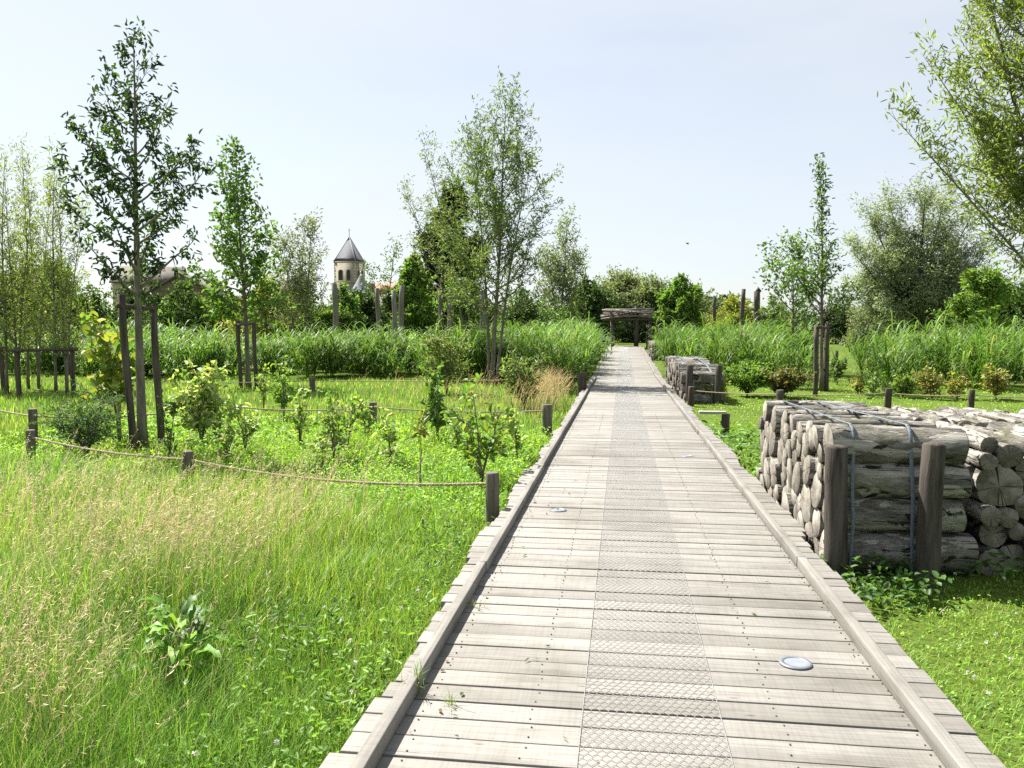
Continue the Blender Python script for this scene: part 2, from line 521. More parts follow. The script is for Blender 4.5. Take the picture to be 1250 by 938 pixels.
# ------------------------------------------------------------------ mesh helpers
def fast(name, V, F, mat, parent=None, col=None, smooth=False, loc=None, sizes=None):
    """V (n,3); F (m,k) array, or flat loops with sizes"""
    me = bpy.data.meshes.new(name)
    V = np.asarray(V, dtype=np.float32)
    if sizes is None:
        F = np.asarray(F, dtype=np.int32)
        m, k = F.shape
        sizes = np.full(m, k, dtype=np.int32)
        loops = F.ravel()
    else:
        loops = np.asarray(F, dtype=np.int32)
        sizes = np.asarray(sizes, dtype=np.int32)
    me.vertices.add(len(V))
    me.vertices.foreach_set('co', V.ravel())
    me.loops.add(len(loops))
    me.loops.foreach_set('vertex_index', loops)
    me.polygons.add(len(sizes))
    starts = np.concatenate(([0], np.cumsum(sizes)[:-1])).astype(np.int32)
    me.polygons.foreach_set('loop_start', starts)
    me.polygons.foreach_set('loop_total', sizes)
    if smooth:
        me.polygons.foreach_set('use_smooth', np.ones(len(sizes), dtype=bool))
    me.update(calc_edges=True)
    if col is not None:
        a = me.color_attributes.new('Col', 'FLOAT_COLOR', 'POINT')
        c4 = np.ones((len(V), 4), dtype=np.float32)
        c4[:, :3] = col
        a.data.foreach_set('color', c4.ravel())
    me.materials.append(mat)
    o = bpy.data.objects.new(name, me)
    COL.objects.link(o)
    if parent is not None:
        o.parent = parent
    if loc is not None:
        o.location = loc
    return o


class MB:
    def __init__(s):
        s.v, s.f, s.sz, s.c = [], [], [], []
        s.n = 0

    def add(s, V, F, col=None):
        V = [tuple(p) for p in V]
        s.v += V
        for f in F:
            s.f += [i + s.n for i in f]
            s.sz.append(len(f))
        s.c += [col or (1, 1, 1)] * len(V)
        s.n += len(V)

    def box(s, c, d, rot=None, col=None, jit=0.0, rng=None):
        hx, hy, hz = d[0] / 2, d[1] / 2, d[2] / 2
        P = []
        for x in (-hx, hx):
            for y in (-hy, hy):
                for z in (-hz, hz):
                    p = Vector((x, y, z))
                    if jit:
                        p += Vector((rng.uniform(-jit, jit), rng.uniform(-jit, jit), rng.uniform(-jit, jit)))
                    if rot is not None:
                        p = rot @ p
                    P.append(p + Vector(c))
        s.add(P, [(0, 1, 3, 2), (4, 6, 7, 5), (0, 4, 5, 1), (2, 3, 7, 6), (0, 2, 6, 4), (1, 5, 7, 3)], col)

    def tube(s, pts, rad, n=8, cap=True, col=None):
        pts = [Vector(p) for p in pts]
        m = len(pts)
        if not hasattr(rad, '__len__'):
            rad = [rad] * m
        ref = Vector((0.31, 0.17, 0.93)) if abs((pts[-1] - pts[0]).normalized().z) < 0.85 else Vector((0.95, 0.2, 0.1))
        V, F = [], []
        for i, p in enumerate(pts):
            t = (pts[min(i + 1, m - 1)] - pts[max(i - 1, 0)]).normalized()
            a = t.cross(ref).normalized()
            b = t.cross(a).normalized()
            for k in range(n):
                th = 2 * math.pi * k / n
                V.append(p + (a * math.cos(th) + b * math.sin(th)) * rad[i])
        for i in range(m - 1):
            for k in range(n):
                k2 = (k + 1) % n
                F.append((i * n + k, i * n + k2, (i + 1) * n + k2, (i + 1) * n + k))
        if cap:
            F.append(tuple(range(n - 1, -1, -1)))
            F.append(tuple(range((m - 1) * n, m * n)))
        s.add(V, F, col)

    def build(s, name, mat, parent=None, loc=None, smooth=False, bevel=0.0):
        o = fast(name, np.array(s.v), s.f, mat, parent, np.array(s.c), smooth, loc, s.sz)
        if bevel:
            b = o.modifiers.new('bevel', 'BEVEL')
            b.width = bevel
            b.segments = 2
            b.limit_method = 'ANGLE'
        return o


def tag(o, label, cat=None, group=None, kind=None):
    o['label'] = label
    if cat:
        o['category'] = cat
    if group:
        o['group'] = group
    if kind:
        o['kind'] = kind
    return o


def thing(name, label, cat, loc=(0, 0, 0), group=None, rz=0.0):
    o = bpy.data.objects.new(name, None)
    o.empty_display_size = 0.2
    COL.objects.link(o)
    o.location = loc
    o.rotation_euler = (0, 0, rz)
    return tag(o, label, cat, group)


def unit(a):
    return a / np.maximum(np.linalg.norm(a, axis=-1, keepdims=True), 1e-9)


def leaf_mesh(rng, P, D, L, Wd, up=0.6, fold=0.25):
    """leaves as folded rhombs: P base, D direction, L length, Wd width -> V (n*6,3), F (n*2,4)"""
    n = len(P)
    nr = rng.normal(size=(n, 3))
    nr[:, 2] += up * 2.2
    S = unit(np.cross(D, nr))
    U = unit(np.cross(S, D))
    L = np.broadcast_to(L, (n,))[:, None]
    Wd = np.broadcast_to(Wd, (n,))[:, None]
    mid = P + D * L * 0.30
    mid2 = P + D * L * 0.68
    tip = P + D * L - U * L * 0.10
    V = np.empty((n, 6, 3), dtype=np.float32)
    V[:, 0] = P
    V[:, 1] = mid + S * Wd * 0.46 + U * Wd * fold
    V[:, 2] = mid2 + S * Wd * 0.40 + U * Wd * fold * 0.8
    V[:, 3] = tip
    V[:, 4] = mid2 - S * Wd * 0.40 + U * Wd * fold * 0.8
    V[:, 5] = mid - S * Wd * 0.46 + U * Wd * fold
    b = (np.arange(n) * 6)[:, None]
    F = np.concatenate((b + np.array([[0, 1, 2, 3]]), b + np.array([[0, 3, 4, 5]])), axis=0)
    return V.reshape(-1, 3), F


def blade_mesh(P, H, Wd, az, lean, segs=2, curl=1.0):
    """upright blades that bend over towards az; lean = horizontal reach / H"""
    n = len(P)
    dirv = np.stack((np.cos(az), np.sin(az), np.zeros(n)), 1)
    side = np.stack((-np.sin(az), np.cos(az), np.zeros(n)), 1)
    k = segs * 2 + 1
    V = np.empty((n, k, 3), dtype=np.float32)
    for s in range(segs + 1):
        t = s / segs
        reach = (H * lean * t ** (1 + curl))[:, None]
        drop = 1 - 0.35 * np.clip(lean, 0, 1.6) * t
        c = P + dirv * reach
        c[:, 2] += H * t * drop
        if s < segs:
            wv = (Wd * (1 - 0.55 * t) * 0.5)[:, None]
            V[:, 2 * s] = c - side * wv
            V[:, 2 * s + 1] = c + side * wv
        else:
            V[:, 2 * s] = c
    b = np.arange(n)[:, None] * k
    loops, sizes = [], []
    per = []
    for s in range(segs - 1):
        per += [2 * s, 2 * s + 1, 2 * s + 3, 2 * s + 2]
    per += [2 * (segs - 1), 2 * (segs - 1) + 1, 2 * segs]
    loops = (b + np.array(per)[None, :]).ravel()
    sizes = np.tile(np.array([4] * (segs - 1) + [3]), n)
    return V.reshape(-1, 3), loops, sizes, k


def pal(rng, n, cols, wts=None, var=0.18):
    cols = np.array(cols)
    i = rng.choice(len(cols), size=n, p=wts)
    c = cols[i] * (1 + rng.normal(0, var, (n, 1))) * (1 + rng.normal(0, 0.05, (n, 3)))
    return np.clip(c, 0.004, 0.9)


def noise2(x, y, seed=0.0):
    return (np.sin(x * 1.31 + seed) * np.cos(y * 1.13 - seed * 0.7) + np.sin(x * 0.53 - y * 0.71 + seed * 2.1)
            + 0.6 * np.sin(x * 2.7 + y * 2.1 + seed)) / 2.6


# ------------------------------------------------------------------ the ground
def build_ground():
    xs = np.concatenate((np.array([-900, -500, -260, -140, -90, -60]), np.arange(-44, 30.1, 0.5), np.array([40, 60, 90, 140, 260, 500, 900])))
    ys = np.concatenate((np.array([-300, -100, -30, -10]), np.arange(-4, 60.1, 0.5), np.array([70, 90, 120, 160, 240, 400, 700, 1200])))
    X, Y = np.meshgrid(xs, ys)
    Z = gz_np(X, Y)
    far = (np.abs(X) > 60) | (Y > 65)
    Z = np.where(far, -0.15 + rise_np(Y), Z)
    V = np.stack((X, Y, Z), -1).reshape(-1, 3)
    nx, ny = len(xs), len(ys)
    i = (np.arange(ny - 1)[:, None] * nx + np.arange(nx - 1)[None, :]).ravel()
    F = np.stack((i, i + 1, i + nx + 1, i + nx), 1)
    o = fast('ground', V, F, M['ground'], smooth=True)
    tag(o, 'green meadow ground under the grass', kind='structure')


build_ground()

# ------------------------------------------------------------------ the boardwalk
DX0, DX1 = -1.06, 1.45
PITCH_B = 0.157


def build_deck():
    rng = random.Random(5)
    root = thing('boardwalk', 'weathered grey plank boardwalk running straight to the pergola', None, (0, 0, 0))
    root['kind'] = 'structure'
    mb = MB()
    y = -2.0
    ph0, ph1 = 0.0, 0.0
    e0 = e1 = 0.0
    i = 0
    while y < 58.0:
        wdt = PITCH_B - rng.choice((0.007, 0.009, 0.010, 0.012, 0.017))
        if i % 6 == 0:
            s0, s1 = rng.uniform(-0.05, 0.03), rng.uniform(-0.03, 0.05)
        e0 = e0 * 0.55 + s0 * 0.45 + rng.uniform(-0.018, 0.018)
        e1 = e1 * 0.55 + s1 * 0.45 + rng.uniform(-0.018, 0.018)
        x0, x1 = DX0 + e0, DX1 + e1
        zc = rise(y + PITCH_B / 2) - 0.02 + rng.uniform(-0.003, 0.002)
        tilt = Matrix.Rotation(rng.uniform(-0.004, 0.004) + (math.atan(0.62 / 29) if y > 29 else 0.0), 3, 'X') @ Matrix.Rotation(rng.uniform(-0.0016, 0.0016), 3, 'Z')
        tone = min(1, max(0, rng.gauss(0.5, 0.26)))
        mb.box(((x0 + x1) / 2, y + wdt / 2, zc), (x1 - x0, wdt, 0.04), tilt, (tone, rng.random(), rng.random()))
        y += PITCH_B
        i += 1
    mb.build('planks', M['deck'], root, bevel=0.003)
    sc_ = MB()
    yy = -2.0
    while yy < 16:
        for x in (DX0 + 0.25, -0.36, 0.66, DX1 - 0.27):
            for q in (0.035, 0.115):
                cx, cy = x + rng.uniform(-0.012, 0.012), yy + q + rng.uniform(-0.008, 0.008)
                V = [(cx + 0.0042 * math.cos(a), cy + 0.0042 * math.sin(a), 0.0032) for a in [math.pi * k / 4 for k in range(8)]]
                sc_.add(V + [(v[0], v[1], -0.006) for v in V], [tuple(range(8))] + [(k, k + 8, (k + 1) % 8 + 8, (k + 1) % 8) for k in range(8)])
        yy += PITCH_B
    so_ = sc_.build('screw_heads', M['screw'], root)
    so_['kind'] = 'stuff'
    jb = MB()
    for x in (DX0 + 0.22, -0.35, 0.65, DX1 - 0.24):
        jb.box((x, 13.5, -0.105), (0.07, 31, 0.12))
        jb.tube([(x, 29, -0.11), (x, 58, 0.51)], 0.05, 4)
    jb.build('joist', M['stake'], root)
    # edge kerbs
    for nm, xa, xb, yend in (('left', -0.94, -0.885, 28.3), ('right', 1.19, 1.25, 57.5)):
        kb = MB()
        y = -2.0
        while y < yend:
            L = min(rng.choice((3.0, 3.6, 4.0)), yend - y)
            jx = rng.uniform(-0.006, 0.006)
            a, b = Vector(((xa + xb) / 2 + jx, y, rise(y) + 0.038)), Vector(((xa + xb) / 2 + jx, y + L - 0.006, rise(y + L) + 0.038))
            mid = (a + b) / 2
            rot = Matrix.Rotation(math.atan2(b.z - a.z, L), 3, 'X')
            kb.box(mid, (xb - xa, L - 0.006, 0.076), rot @ Matrix.Rotation(rng.uniform(-0.002, 0.002), 3, 'Z'), (rng.uniform(0.0, 0.3), rng.random(), rng.random()))
            y += L
        # grain must run along the beam: object turned a quarter so that its local x is the length
        o = kb.build('kerb', M['kerb'], root, bevel=0.006)
    # hexagonal wire netting let down the middle
    xa, xb = -0.151, 0.421
    cw, ch = 0.036, 0.034                                 # cell width, row height
    segs = []
    y = 1.2
    row = 0
    nx = int(round((xb - xa) / cw))
    cw = (xb - xa) / nx
    P0, P1 = [], []
    while y < 57.5:
        o = 0.0 if row % 2 == 0 else cw / 2
        xs = xa + o + np.arange(nx + (1 if row % 2 == 0 else 0)) * cw
        for x in xs:
            P0.append((x, y)); P1.append((x, y + ch * 0.42))
            if x - cw / 2 >= xa - 1e-6:
                P0.append((x, y + ch * 0.42)); P1.append((x - cw / 2, y + ch))
            if x + cw / 2 <= xb + 1e-6:
                P0.append((x, y + ch * 0.42)); P1.append((x + cw / 2, y + ch))
        y += ch
        row += 1
    for x in (xa, xb):
        yy = np.arange(1.2, 57.5, 0.5)
        for v in yy:
            P0.append((x, v)); P1.append((x, v + 0.5))
    P0, P1 = np.array(P0), np.array(P1)
    d = unit(P1 - P0)
    s = np.stack((-d[:, 1], d[:, 0]), 1)
    rw = np.full((len(P0), 1), 0.0010)
    rw[-2 * len(np.arange(1.2, 57.5, 0.5)):] = 0.0018
    rs = np.random.default_rng(3)
    za = (rise_np(P0[:, 1]) + 0.003)[:, None]
    zb = (rise_np(P1[:, 1]) + 0.003)[:, None]
    hh = 0.0017
    V = np.stack((np.hstack((P0 - s * rw, za)), np.hstack((P0, za + hh)), np.hstack((P0 + s * rw, za)),
                  np.hstack((P1 - s * rw, zb)), np.hstack((P1, zb + hh)), np.hstack((P1 + s * rw, zb))), 1)
    b = (np.arange(len(P0)) * 6)[:, None]
    F = np.concatenate((b + np.array([[0, 1, 4, 3]]), b + np.array([[1, 2, 5, 4]]), b + np.array([[2, 0, 3, 5]])), 0)
    fast('wire_netting', V.reshape(-1, 3), F, M['wire'], root)


def kerb_mat():
    m = M['deck'].copy()
    m.name = 'kerb_timber'
    n = m.node_tree
    for nd in n.nodes:
        if nd.type == 'VECT_MATH' and nd.operation == 'MULTIPLY':
            v = nd.inputs[1].default_value
            nd.inputs[1].default_value = (v[1], v[0], v[2])
    return m


M['kerb'] = kerb_mat()
build_deck()


def deck_light(px, py, label):
    d = ray(px, py)
    p = CAM + d * (-CAM.z / d.z)
    r = thing('deck_light', label, 'deck light', (p.x, p.y, 0.0), 'round steel lights let into the boardwalk')
    rim = MB()
    n = 32
    V, F = [], []
    prof = [(0.078, 0.001), (0.077, 0.006), (0.068, 0.008), (0.054, 0.0075), (0.053, 0.005)]
    for rr, z in prof:
        for k in range(n):
            a = 2 * math.pi * k / n
            V.append((rr * math.cos(a), rr * math.sin(a), z))
    for i in range(len(prof) - 1):
        for k in range(n):
            k2 = (k + 1) % n
            F.append((i * n + k, i * n + k2, (i + 1) * n + k2, (i + 1) * n + k))
    rim.add(V, F)
    rim.build('rim', M['steel'], r)
    ln = MB()
    V = [(0.054 * math.cos(2 * math.pi * k / n), 0.054 * math.sin(2 * math.pi * k / n), 0.0055) for k in range(n)] + [(0, 0, 0.0065)]
    ln.add(V, [(k, (k + 1) % n, n) for k in range(n)])
    ln.build('lens', M['lens'], r)


deck_light(971, 810, 'round steel deck light set in the planks closest to the camera, right of the netting')
deck_light(681, 623, 'round steel deck light left of the netting, near the left kerb')
deck_light(839, 557, 'small far deck light right of the netting beyond the near log pile')

# ------------------------------------------------------------------ posts and ropes
POSTS = {}


def rope_post(key, px, pbase, ptop, wpx, label, group, mat='post', tilt=0.0):
    b = G(px, pbase)
    depth = (b - CAM).dot(FWD)
    top = PT(px, ptop, b.y)
    h = max(0.3, top.z - b.z)
    r = max(0.04, wpx / FPX * depth / 2)
    rng = random.Random(hash(key) % 1000 if isinstance(key, int) else sum(map(ord, key)))
    mb = MB()
    n = 14
    V, F = [], []
    rings = [(-0.15, 1.02), (0.0, 1.02), (h * 0.4, 1.0), (h * 0.8, 0.985), (h - 0.012, 0.97), (h, 0.86)]
    ph = rng.random() * 6
    for z, q in rings:
        for k in range(n):
            a = 2 * math.pi * k / n
            rr = r * q * (1 + 0.05 * math.sin(3 * a + ph) + rng.uniform(-0.02, 0.02))
            V.append((rr * math.cos(a), rr * math.sin(a), z))
    for i in range(len(rings) - 1):
        for k in range(n):
            k2 = (k + 1) % n
            F.append((i * n + k, i * n + k2, (i + 1) * n + k2, (i + 1) * n + k))
    F.append(tuple(range((len(rings) - 1) * n, len(rings) * n)))
    mb.add(V, F)
    o = mb.build('rope_post', M[mat], None, b, True)
    for p in o.data.polygons:
        if len(p.vertices) > 4:
            p.use_smooth = False
    o.rotation_euler = (rng.uniform(-0.03, 0.03), rng.uniform(-0.03, 0.03) + tilt, 0)
    tag(o, label, 'post', group)
    POSTS[key] = (b + Vector((0, 0, h * 0.80)), r)
    return o


def rope(a, b, label, group, sag=0.06, rad=0.013):
    (pa, ra), (pb, rb) = POSTS[a], POSTS[b]
    pts = []
    n = 22
    L = (pb - pa).length
    for i in range(n + 1):
        t = i / n
        p = pa.lerp(pb, t)
        p.z -= sag * 4 * t * (1 - t)
        pts.append(p - pa)
    mb = MB()
    # three twisted strands
    turns = L / 0.14
    dirv = (pb - pa).normalized()
    sidev = dirv.cross(Vector((0, 0, 1))).normalized()
    m = int(min(260, max(30, turns * 6)))
    near = (pa - CAM).length < 17
    if near:
        for s in range(3):
            q = []
            for i in range(m + 1):
                t = i / m
                p = (pb - pa) * t
                p.z -= sag * 4 * t * (1 - t)
                an = 2 * math.pi * (t * turns + s / 3)
                q.append(p + sidev * (rad * 0.5 * math.cos(an)) + Vector((0, 0, rad * 0.5 * math.sin(an))))
            mb.tube(q, rad * 0.58, 5)
    else:
        mb.tube(pts, rad, 6)
    o = mb.build('rope', M['rope'], None, pa, True)
    tag(o, label, 'rope', group)


GP = 'low round timber posts carrying the rope fences'
GR = 'hemp ropes strung between the low posts'
rope_post('a1', 601, 643, 577, 17, 'dark square-topped rope post hard against the left edge of the boardwalk, nearest the camera', GP)
rope_post('a2', 230, 601, 551, 13, 'pale topped rope post standing alone in the tall tan meadow grass', GP)
rope_post('a3', 38, 568, 525, 11, 'weathered corner rope post at the far left, the front one of two', GP)
rope_post('a4', 41, 545, 499, 10, 'weathered rope post just behind the corner post at far left', GP)
rope_post('b1', 668, 532, 494, 12, 'stout rope post by the left boardwalk edge beside the tan grass', GP)
rope_post('b2', 455, 521, 491, 10, 'short rope post in mown grass midway along the second rope', GP)
rope_post('b3', 264, 531, 485, 11, 'rope post half hidden behind the pale leaved shrub', GP)
rope_post('c1', 710, 484, 455, 11, 'dark stub rope post under the reeds at the left boardwalk edge', GP, 'stake')
rope_post('c2', 381, 479, 461, 7, 'small distant rope post in front of the left reed bed', GP)
rope_post('c3', 122, 486, 460, 7, 'small distant rope post beside the crossbar frame of the willow thicket', GP)
rope_post('d1', 843, 496, 472, 8, 'small rope post in front of the distant strapped log pile', GP, 'stake')
rope_post('d2', 952, 503, 476, 9, 'dark rope post in the lawn behind the left end of the near log pile', GP, 'stake')
rope_post('d3', 1083, 503, 474, 8, 'dark rope post in the lawn behind the middle of the near log pile', GP, 'stake')
rope_post('d4', 1185, 507, 476, 7, 'dark thin rope post in the lawn behind the right hand stack', GP, 'stake')
rope_post('d5', 1320, 510, 478, 7, 'rope post beyond the right hand stack, past the picture edge', GP, 'stake')
rope_post('e1', 872, 480, 458, 6, 'small rope post by the green shrub behind the distant log pile', GP, 'stake')
rope_post('e2', 1079, 476, 461, 6, 'small rope post in front of the right reed bed among golden shrubs', GP, 'stake')
rope_post('e3', 1300, 480, 462, 6, 'small rope post at the right end of the golden shrubs', GP, 'stake')
rope_post('f1', 1016, 452, 439, 4, 'tiny rope post in the grass gap between the two right reed beds, the closer one', GP, 'stake')
rope_post('f2', 1021, 440, 428, 4, 'tiny rope post in the grass gap between the right reed beds, the farther one', GP, 'stake')
rope_post('g1', 885, 533, 505, 10, 'squat dark post beside the right deck edge carrying a grey board', GP, 'stake')
rope_post('h1', -90, 500, 470, 8, 'rope post beyond the left edge of the picture', GP)
rope('a1', 'a2', 'nearest rope sagging from the deck edge post to the post in tan grass', GR, 0.10)
rope('a2', 'a3', 'rope from the post in tan grass to the far left corner post', GR, 0.05)
rope('b1', 'b2', 'rope between the two posts left of the boardwalk behind the leafy saplings', GR, 0.05)
rope('b2', 'b3', 'rope running from the mown grass post to the pale leaved shrub', GR, 0.08)
rope('b3', 'a4', 'rope passing behind the staked tree to the far left posts', GR, 0.10)
rope('c1', 'c2', 'distant rope in front of the reed bed below the tall willow', GR, 0.06, 0.012)
rope('c2', 'c3', 'distant rope in front of the left reed bed behind the staked tree', GR, 0.06, 0.012)
rope('a4', 'h1', 'rope leaving the picture at the far left in front of the thicket', GR, 0.06, 0.012)
rope('d1', 'd2', 'rope across the lawn from the distant log pile to the first dark post', GR, 0.03, 0.011)
rope('d2', 'd3', 'rope across the lawn just above the near log pile', GR, 0.04, 0.011)
rope('d3', 'd4', 'rope across the lawn behind the right part of the near stacks', GR, 0.04, 0.011)
rope('d4', 'd5', 'rope leaving the picture at right above the stacked logs', GR, 0.04, 0.011)
rope('e1', 'e2', 'farther rope in front of the right reed beds past the staked tree', GR, 0.05, 0.011)
rope('e2', 'e3', 'farther rope behind the golden shrubs at right', GR, 0.05, 0.011)
# grey board from the deck edge to the squat post
bp_ = POSTS['g1'][0]
bm_ = MB()
bm_.box((-0.22, 0, 0), (0.46, 0.16, 0.045))
tag(bm_.build('board', M['plankboard'], None, bp_ + Vector((0, 0, 0.095)), bevel=0.004),
    'short grey board lying on the squat post beside the right deck edge', 'board')

# ------------------------------------------------------------------ log piles
ORD = ['first', 'second', 'third', 'fourth', 'fifth', 'sixth', 'seventh', 'eighth', 'ninth', 'tenth', 'eleventh', 'twelfth',
       'thirteenth', 'fourteenth', 'fifteenth', 'sixteenth', 'seventeenth', 'eighteenth', 'nineteenth', 'twentieth'] + ['twenty-' + k for k in ('first', 'second', 'third', 'fourth', 'fifth', 'sixth', 'seventh', 'eighth', 'ninth')] + ['thirtieth']


def pack(rng, u0, u1, vmax, rs, first=None, fill=(0.055, 0.09)):
    C = []
    fails = 0
    first = list(first or [])
    us = np.arange(u0, u1, 0.008)
    for (u, v, r) in first:
        C.append((u, v, r))
    vm = vmax if callable(vmax) else (lambda u: vmax)
    while fails < 46 and len(C) < 150:
        r = rs(rng) if fails < 22 else rng.uniform(*fill)
        cand = us[(us > u0 + r * 0.9) & (us < u1 - r * 0.9)]
        v = np.full(len(cand), r)
        for (uc, vc, rc) in C:
            dd = (r + rc) ** 2 - (cand - uc) ** 2
            ok = dd > 0
            v[ok] = np.maximum(v[ok], vc + np.sqrt(dd[ok]))
        k = int(np.argmin(v + rng.uniform(0, 0.01)))
        if v[k] + r > vm(cand[k]):
            fails += 1
            continue
        C.append((float(cand[k]), float(v[k]), r))
    return C


def log_mesh(rng, L, r, near=True):
    """bark skin along local x, centred; cut faces at both ends"""
    na = 30 if near else 12
    nr = 26 if near else 6
    f2 = [rng.random() * 6.28 for _ in range(6)]
    ph = [rng.random() * 6.28 for _ in range(5)]
    am = [rng.uniform(0.01, 0.05) for _ in range(5)]
    bend = rng.uniform(-0.02, 0.02) * L
    bend2 = rng.uniform(-0.02, 0.02) * L
    V = []
    tilt0, tilt1 = rng.uniform(-0.12, 0.12), rng.uniform(-0.12, 0.12)
    knots = [(rng.random(), rng.random() * 6.28, rng.uniform(0.1, 0.28)) for _ in range(rng.choice((0, 1, 2, 3)))]
    for i in range(nr):
        t = i / (nr - 1)
        x = (t - 0.5) * L
        tp = 1 - 0.10 * (t - 0.5)
        for k in range(na):
            a = 2 * math.pi * k / na
            q = tp * (1 + am[0] * math.sin(2 * a + ph[0]) + am[1] * math.sin(3 * a + ph[1] + t * 2) + am[2] * 0.6 * math.sin(5 * a + ph[2] - t * 5)
                      + am[3] * 0.6 * math.sin(t * 9 + ph[3] + a)
                      + 0.018 * math.sin(7 * a + f2[0] + t * 11) * math.sin(t * 17 + f2[1]) + 0.016 * math.sin(11 * a + f2[2] - t * 23 + f2[3]) + 0.012 * math.sin(t * 41 + 4 * a + f2[4]))
            for (kt, ka, kh) in knots:
                da = math.atan2(math.sin(a - ka), math.cos(a - ka))
                q += kh * math.exp(-(da / 0.35) ** 2 - ((t - kt) * L / 0.07) ** 2)
            xx = x
            if i == 0:
                xx += r * tilt0 * math.sin(a)
            if i == nr - 1:
                xx += r * tilt1 * math.sin(a)
            cy, cz = bend * (1 - 4 * (t - 0.5) ** 2), bend2 * (1 - 4 * (t - 0.5) ** 2)
            V.append((xx, cy + r * q * math.cos(a), cz + r * q * math.sin(a)))
    F = []
    for i in range(nr - 1):
        for k in range(na):
            k2 = (k + 1) % na
            F.append((i * na + k, i * na + k2, (i + 1) * na + k2, (i + 1) * na + k))
    e0 = V[:na]
    e1 = V[(nr - 1) * na:]
    return V, F, e0, e1


def make_log(rng, name, L, r, loc, along, label, group, near=True, flip=False, far_end=True):
    V, F, e0, e1 = log_mesh(rng, L, r, near)
    o = MB()
    o.add(V, F)
    ob = o.build(name, M['log'], None, loc, True)
    rz = rng.uniform(-0.025, 0.025) + (math.pi / 2 if along == 'y' else 0)
    ob.rotation_euler = (0, 0, rz)
    tag(ob, label, 'log', group)
    for e, sgn in ((e0, -1), (e1, 1)):
        if sgn == 1 and not far_end:
            continue
        c = [sum(p[i] for p in e) / len(e) for i in range(3)]
        m = MB()
        n = len(e)
        inner = [((p[0] + 0.0), c[1] + (p[1] - c[1]) * 0.965, c[2] + (p[2] - c[2]) * 0.965) for p in e]
        V2 = [(p[0] + sgn * 0.002, p[1], p[2]) for p in e] + [(p[0] + sgn * 0.006, p[1], p[2]) for p in inner] + [(c[0] + sgn * 0.006, c[1], c[2])]
        F2 = []
        for k in range(n):
            k2 = (k + 1) % n
            F2.append((k, k2, n + k2, n + k))
            F2.append((n + k, n + k2, 2 * n))
        if sgn < 0:
            F2 = [tuple(reversed(f)) for f in F2]
        m.add(V2, F2)
        m.build('cut_end', M['end'], ob)
    return ob


def layered(C):
    """give every circle of a packing its layer from the ground and its place in that layer"""
    Cs = sorted(C, key=lambda c: c[1])
    zs = [c[1] for c in Cs]
    lo, hi = min(zs), max(zs)
    nl = max(3, min(6, int((hi - lo) / 0.19) + 1))
    lay = {}
    for c in Cs:
        k = min(nl - 1, int((c[1] - lo) / (hi - lo + 1e-6) * nl))
        lay.setdefault(k, []).append(c)
    out = []
    for k in lay:
        lay[k].sort(key=lambda c: c[0])
        for j, c in enumerate(lay[k]):
            out.append((c, k, j, nl))
    return out


def layer_word(k, nl):
    return 'bottom layer' if k == 0 else ('top layer' if k == nl - 1 else ORD[k] + ' layer up')


def size_word(r):
    return 'thick' if r > 0.135 else ('slim' if r < 0.085 else 'medium')


GN = 'logs of the near strapped pile'
# pile A: logs across, ends towards the boardwalk
XA0, YA0, YA1, LA = 1.55, 6.12, 9.3, 0.98
gA = -0.21
rngA = random.Random(21)
rs_big = lambda q: q.choice((0.07, 0.08, 0.09, 0.1, 0.11, 0.12, 0.13, 0.14, 0.16))
front = [(0.165, 0.165, 0.165), (0.14, 0.455, 0.13), (0.135, 0.71, 0.125), (0.16, 0.975, 0.142)]
CA = pack(rngA, 0.0, YA1 - YA0, 1.08, rs_big, front)
for (u, v, r), k, j, nl in layered(CA):
    L = LA * rngA.uniform(0.94, 1.05)
    x0 = XA0 + rngA.uniform(-0.025, 0.03)
    if u < 0.2:
        L = {0.165: 1.02, 0.13: 0.93, 0.125: 0.96, 0.142: 0.93}.get(r, L)
        x0 = XA0
    lab = '%s grey log, %s, %s from camera, near pile beside the deck' % (size_word(r), layer_word(k, nl), ORD[j])
    make_log(rngA, 'log', L, r, (x0 + L / 2, YA0 + u, gA + v), 'x', lab, GN, True)

# pile B: logs lengthways, ends towards the camera
GB = 'logs of the right hand stack with ends to the camera'
XB0, XB1, YB0, LB = 2.62, 4.9, 6.28, 1.25
rngB = random.Random(8)
rs_b = lambda q: q.choice((0.06, 0.07, 0.085, 0.1, 0.12, 0.14, 0.155))
CB = pack(rngB, 0.0, XB1 - XB0, 1.06, rs_b, [(0.11, 0.11, 0.10), (0.30, 0.12, 0.105), (0.12, 0.31, 0.095)])
for (u, v, r), k, j, nl in layered(CB):
    L = LB * rngB.uniform(0.92, 1.05)
    y0 = YB0 + rngB.uniform(-0.07, 0.10)
    lab = '%s log facing the camera, %s, %s from left, right hand stack' % (size_word(r), layer_word(k, nl), ORD[j])
    make_log(rngB, 'log', L, r, (XB0 + u, y0 + L / 2, gA + v), 'y', lab, GB, True)
rngB2 = random.Random(15)
CB2 = pack(rngB2, 0.0, XB1 - XB0, 1.04, rs_b)
for (u, v, r), k, j, nl in layered(CB2):
    if k < nl - 2:
        r0 = r
    L = 1.3 * rngB2.uniform(0.92, 1.05)
    lab = '%s log, %s, %s from left, rear row of the right hand stack' % (size_word(r), layer_word(k, nl), ORD[j])
    make_log(rngB2, 'log', L, r, (XB0 + u, YB0 + 1.42 + L / 2, gA + v), 'y', lab, 'logs of the rear row of the right hand stack', True)

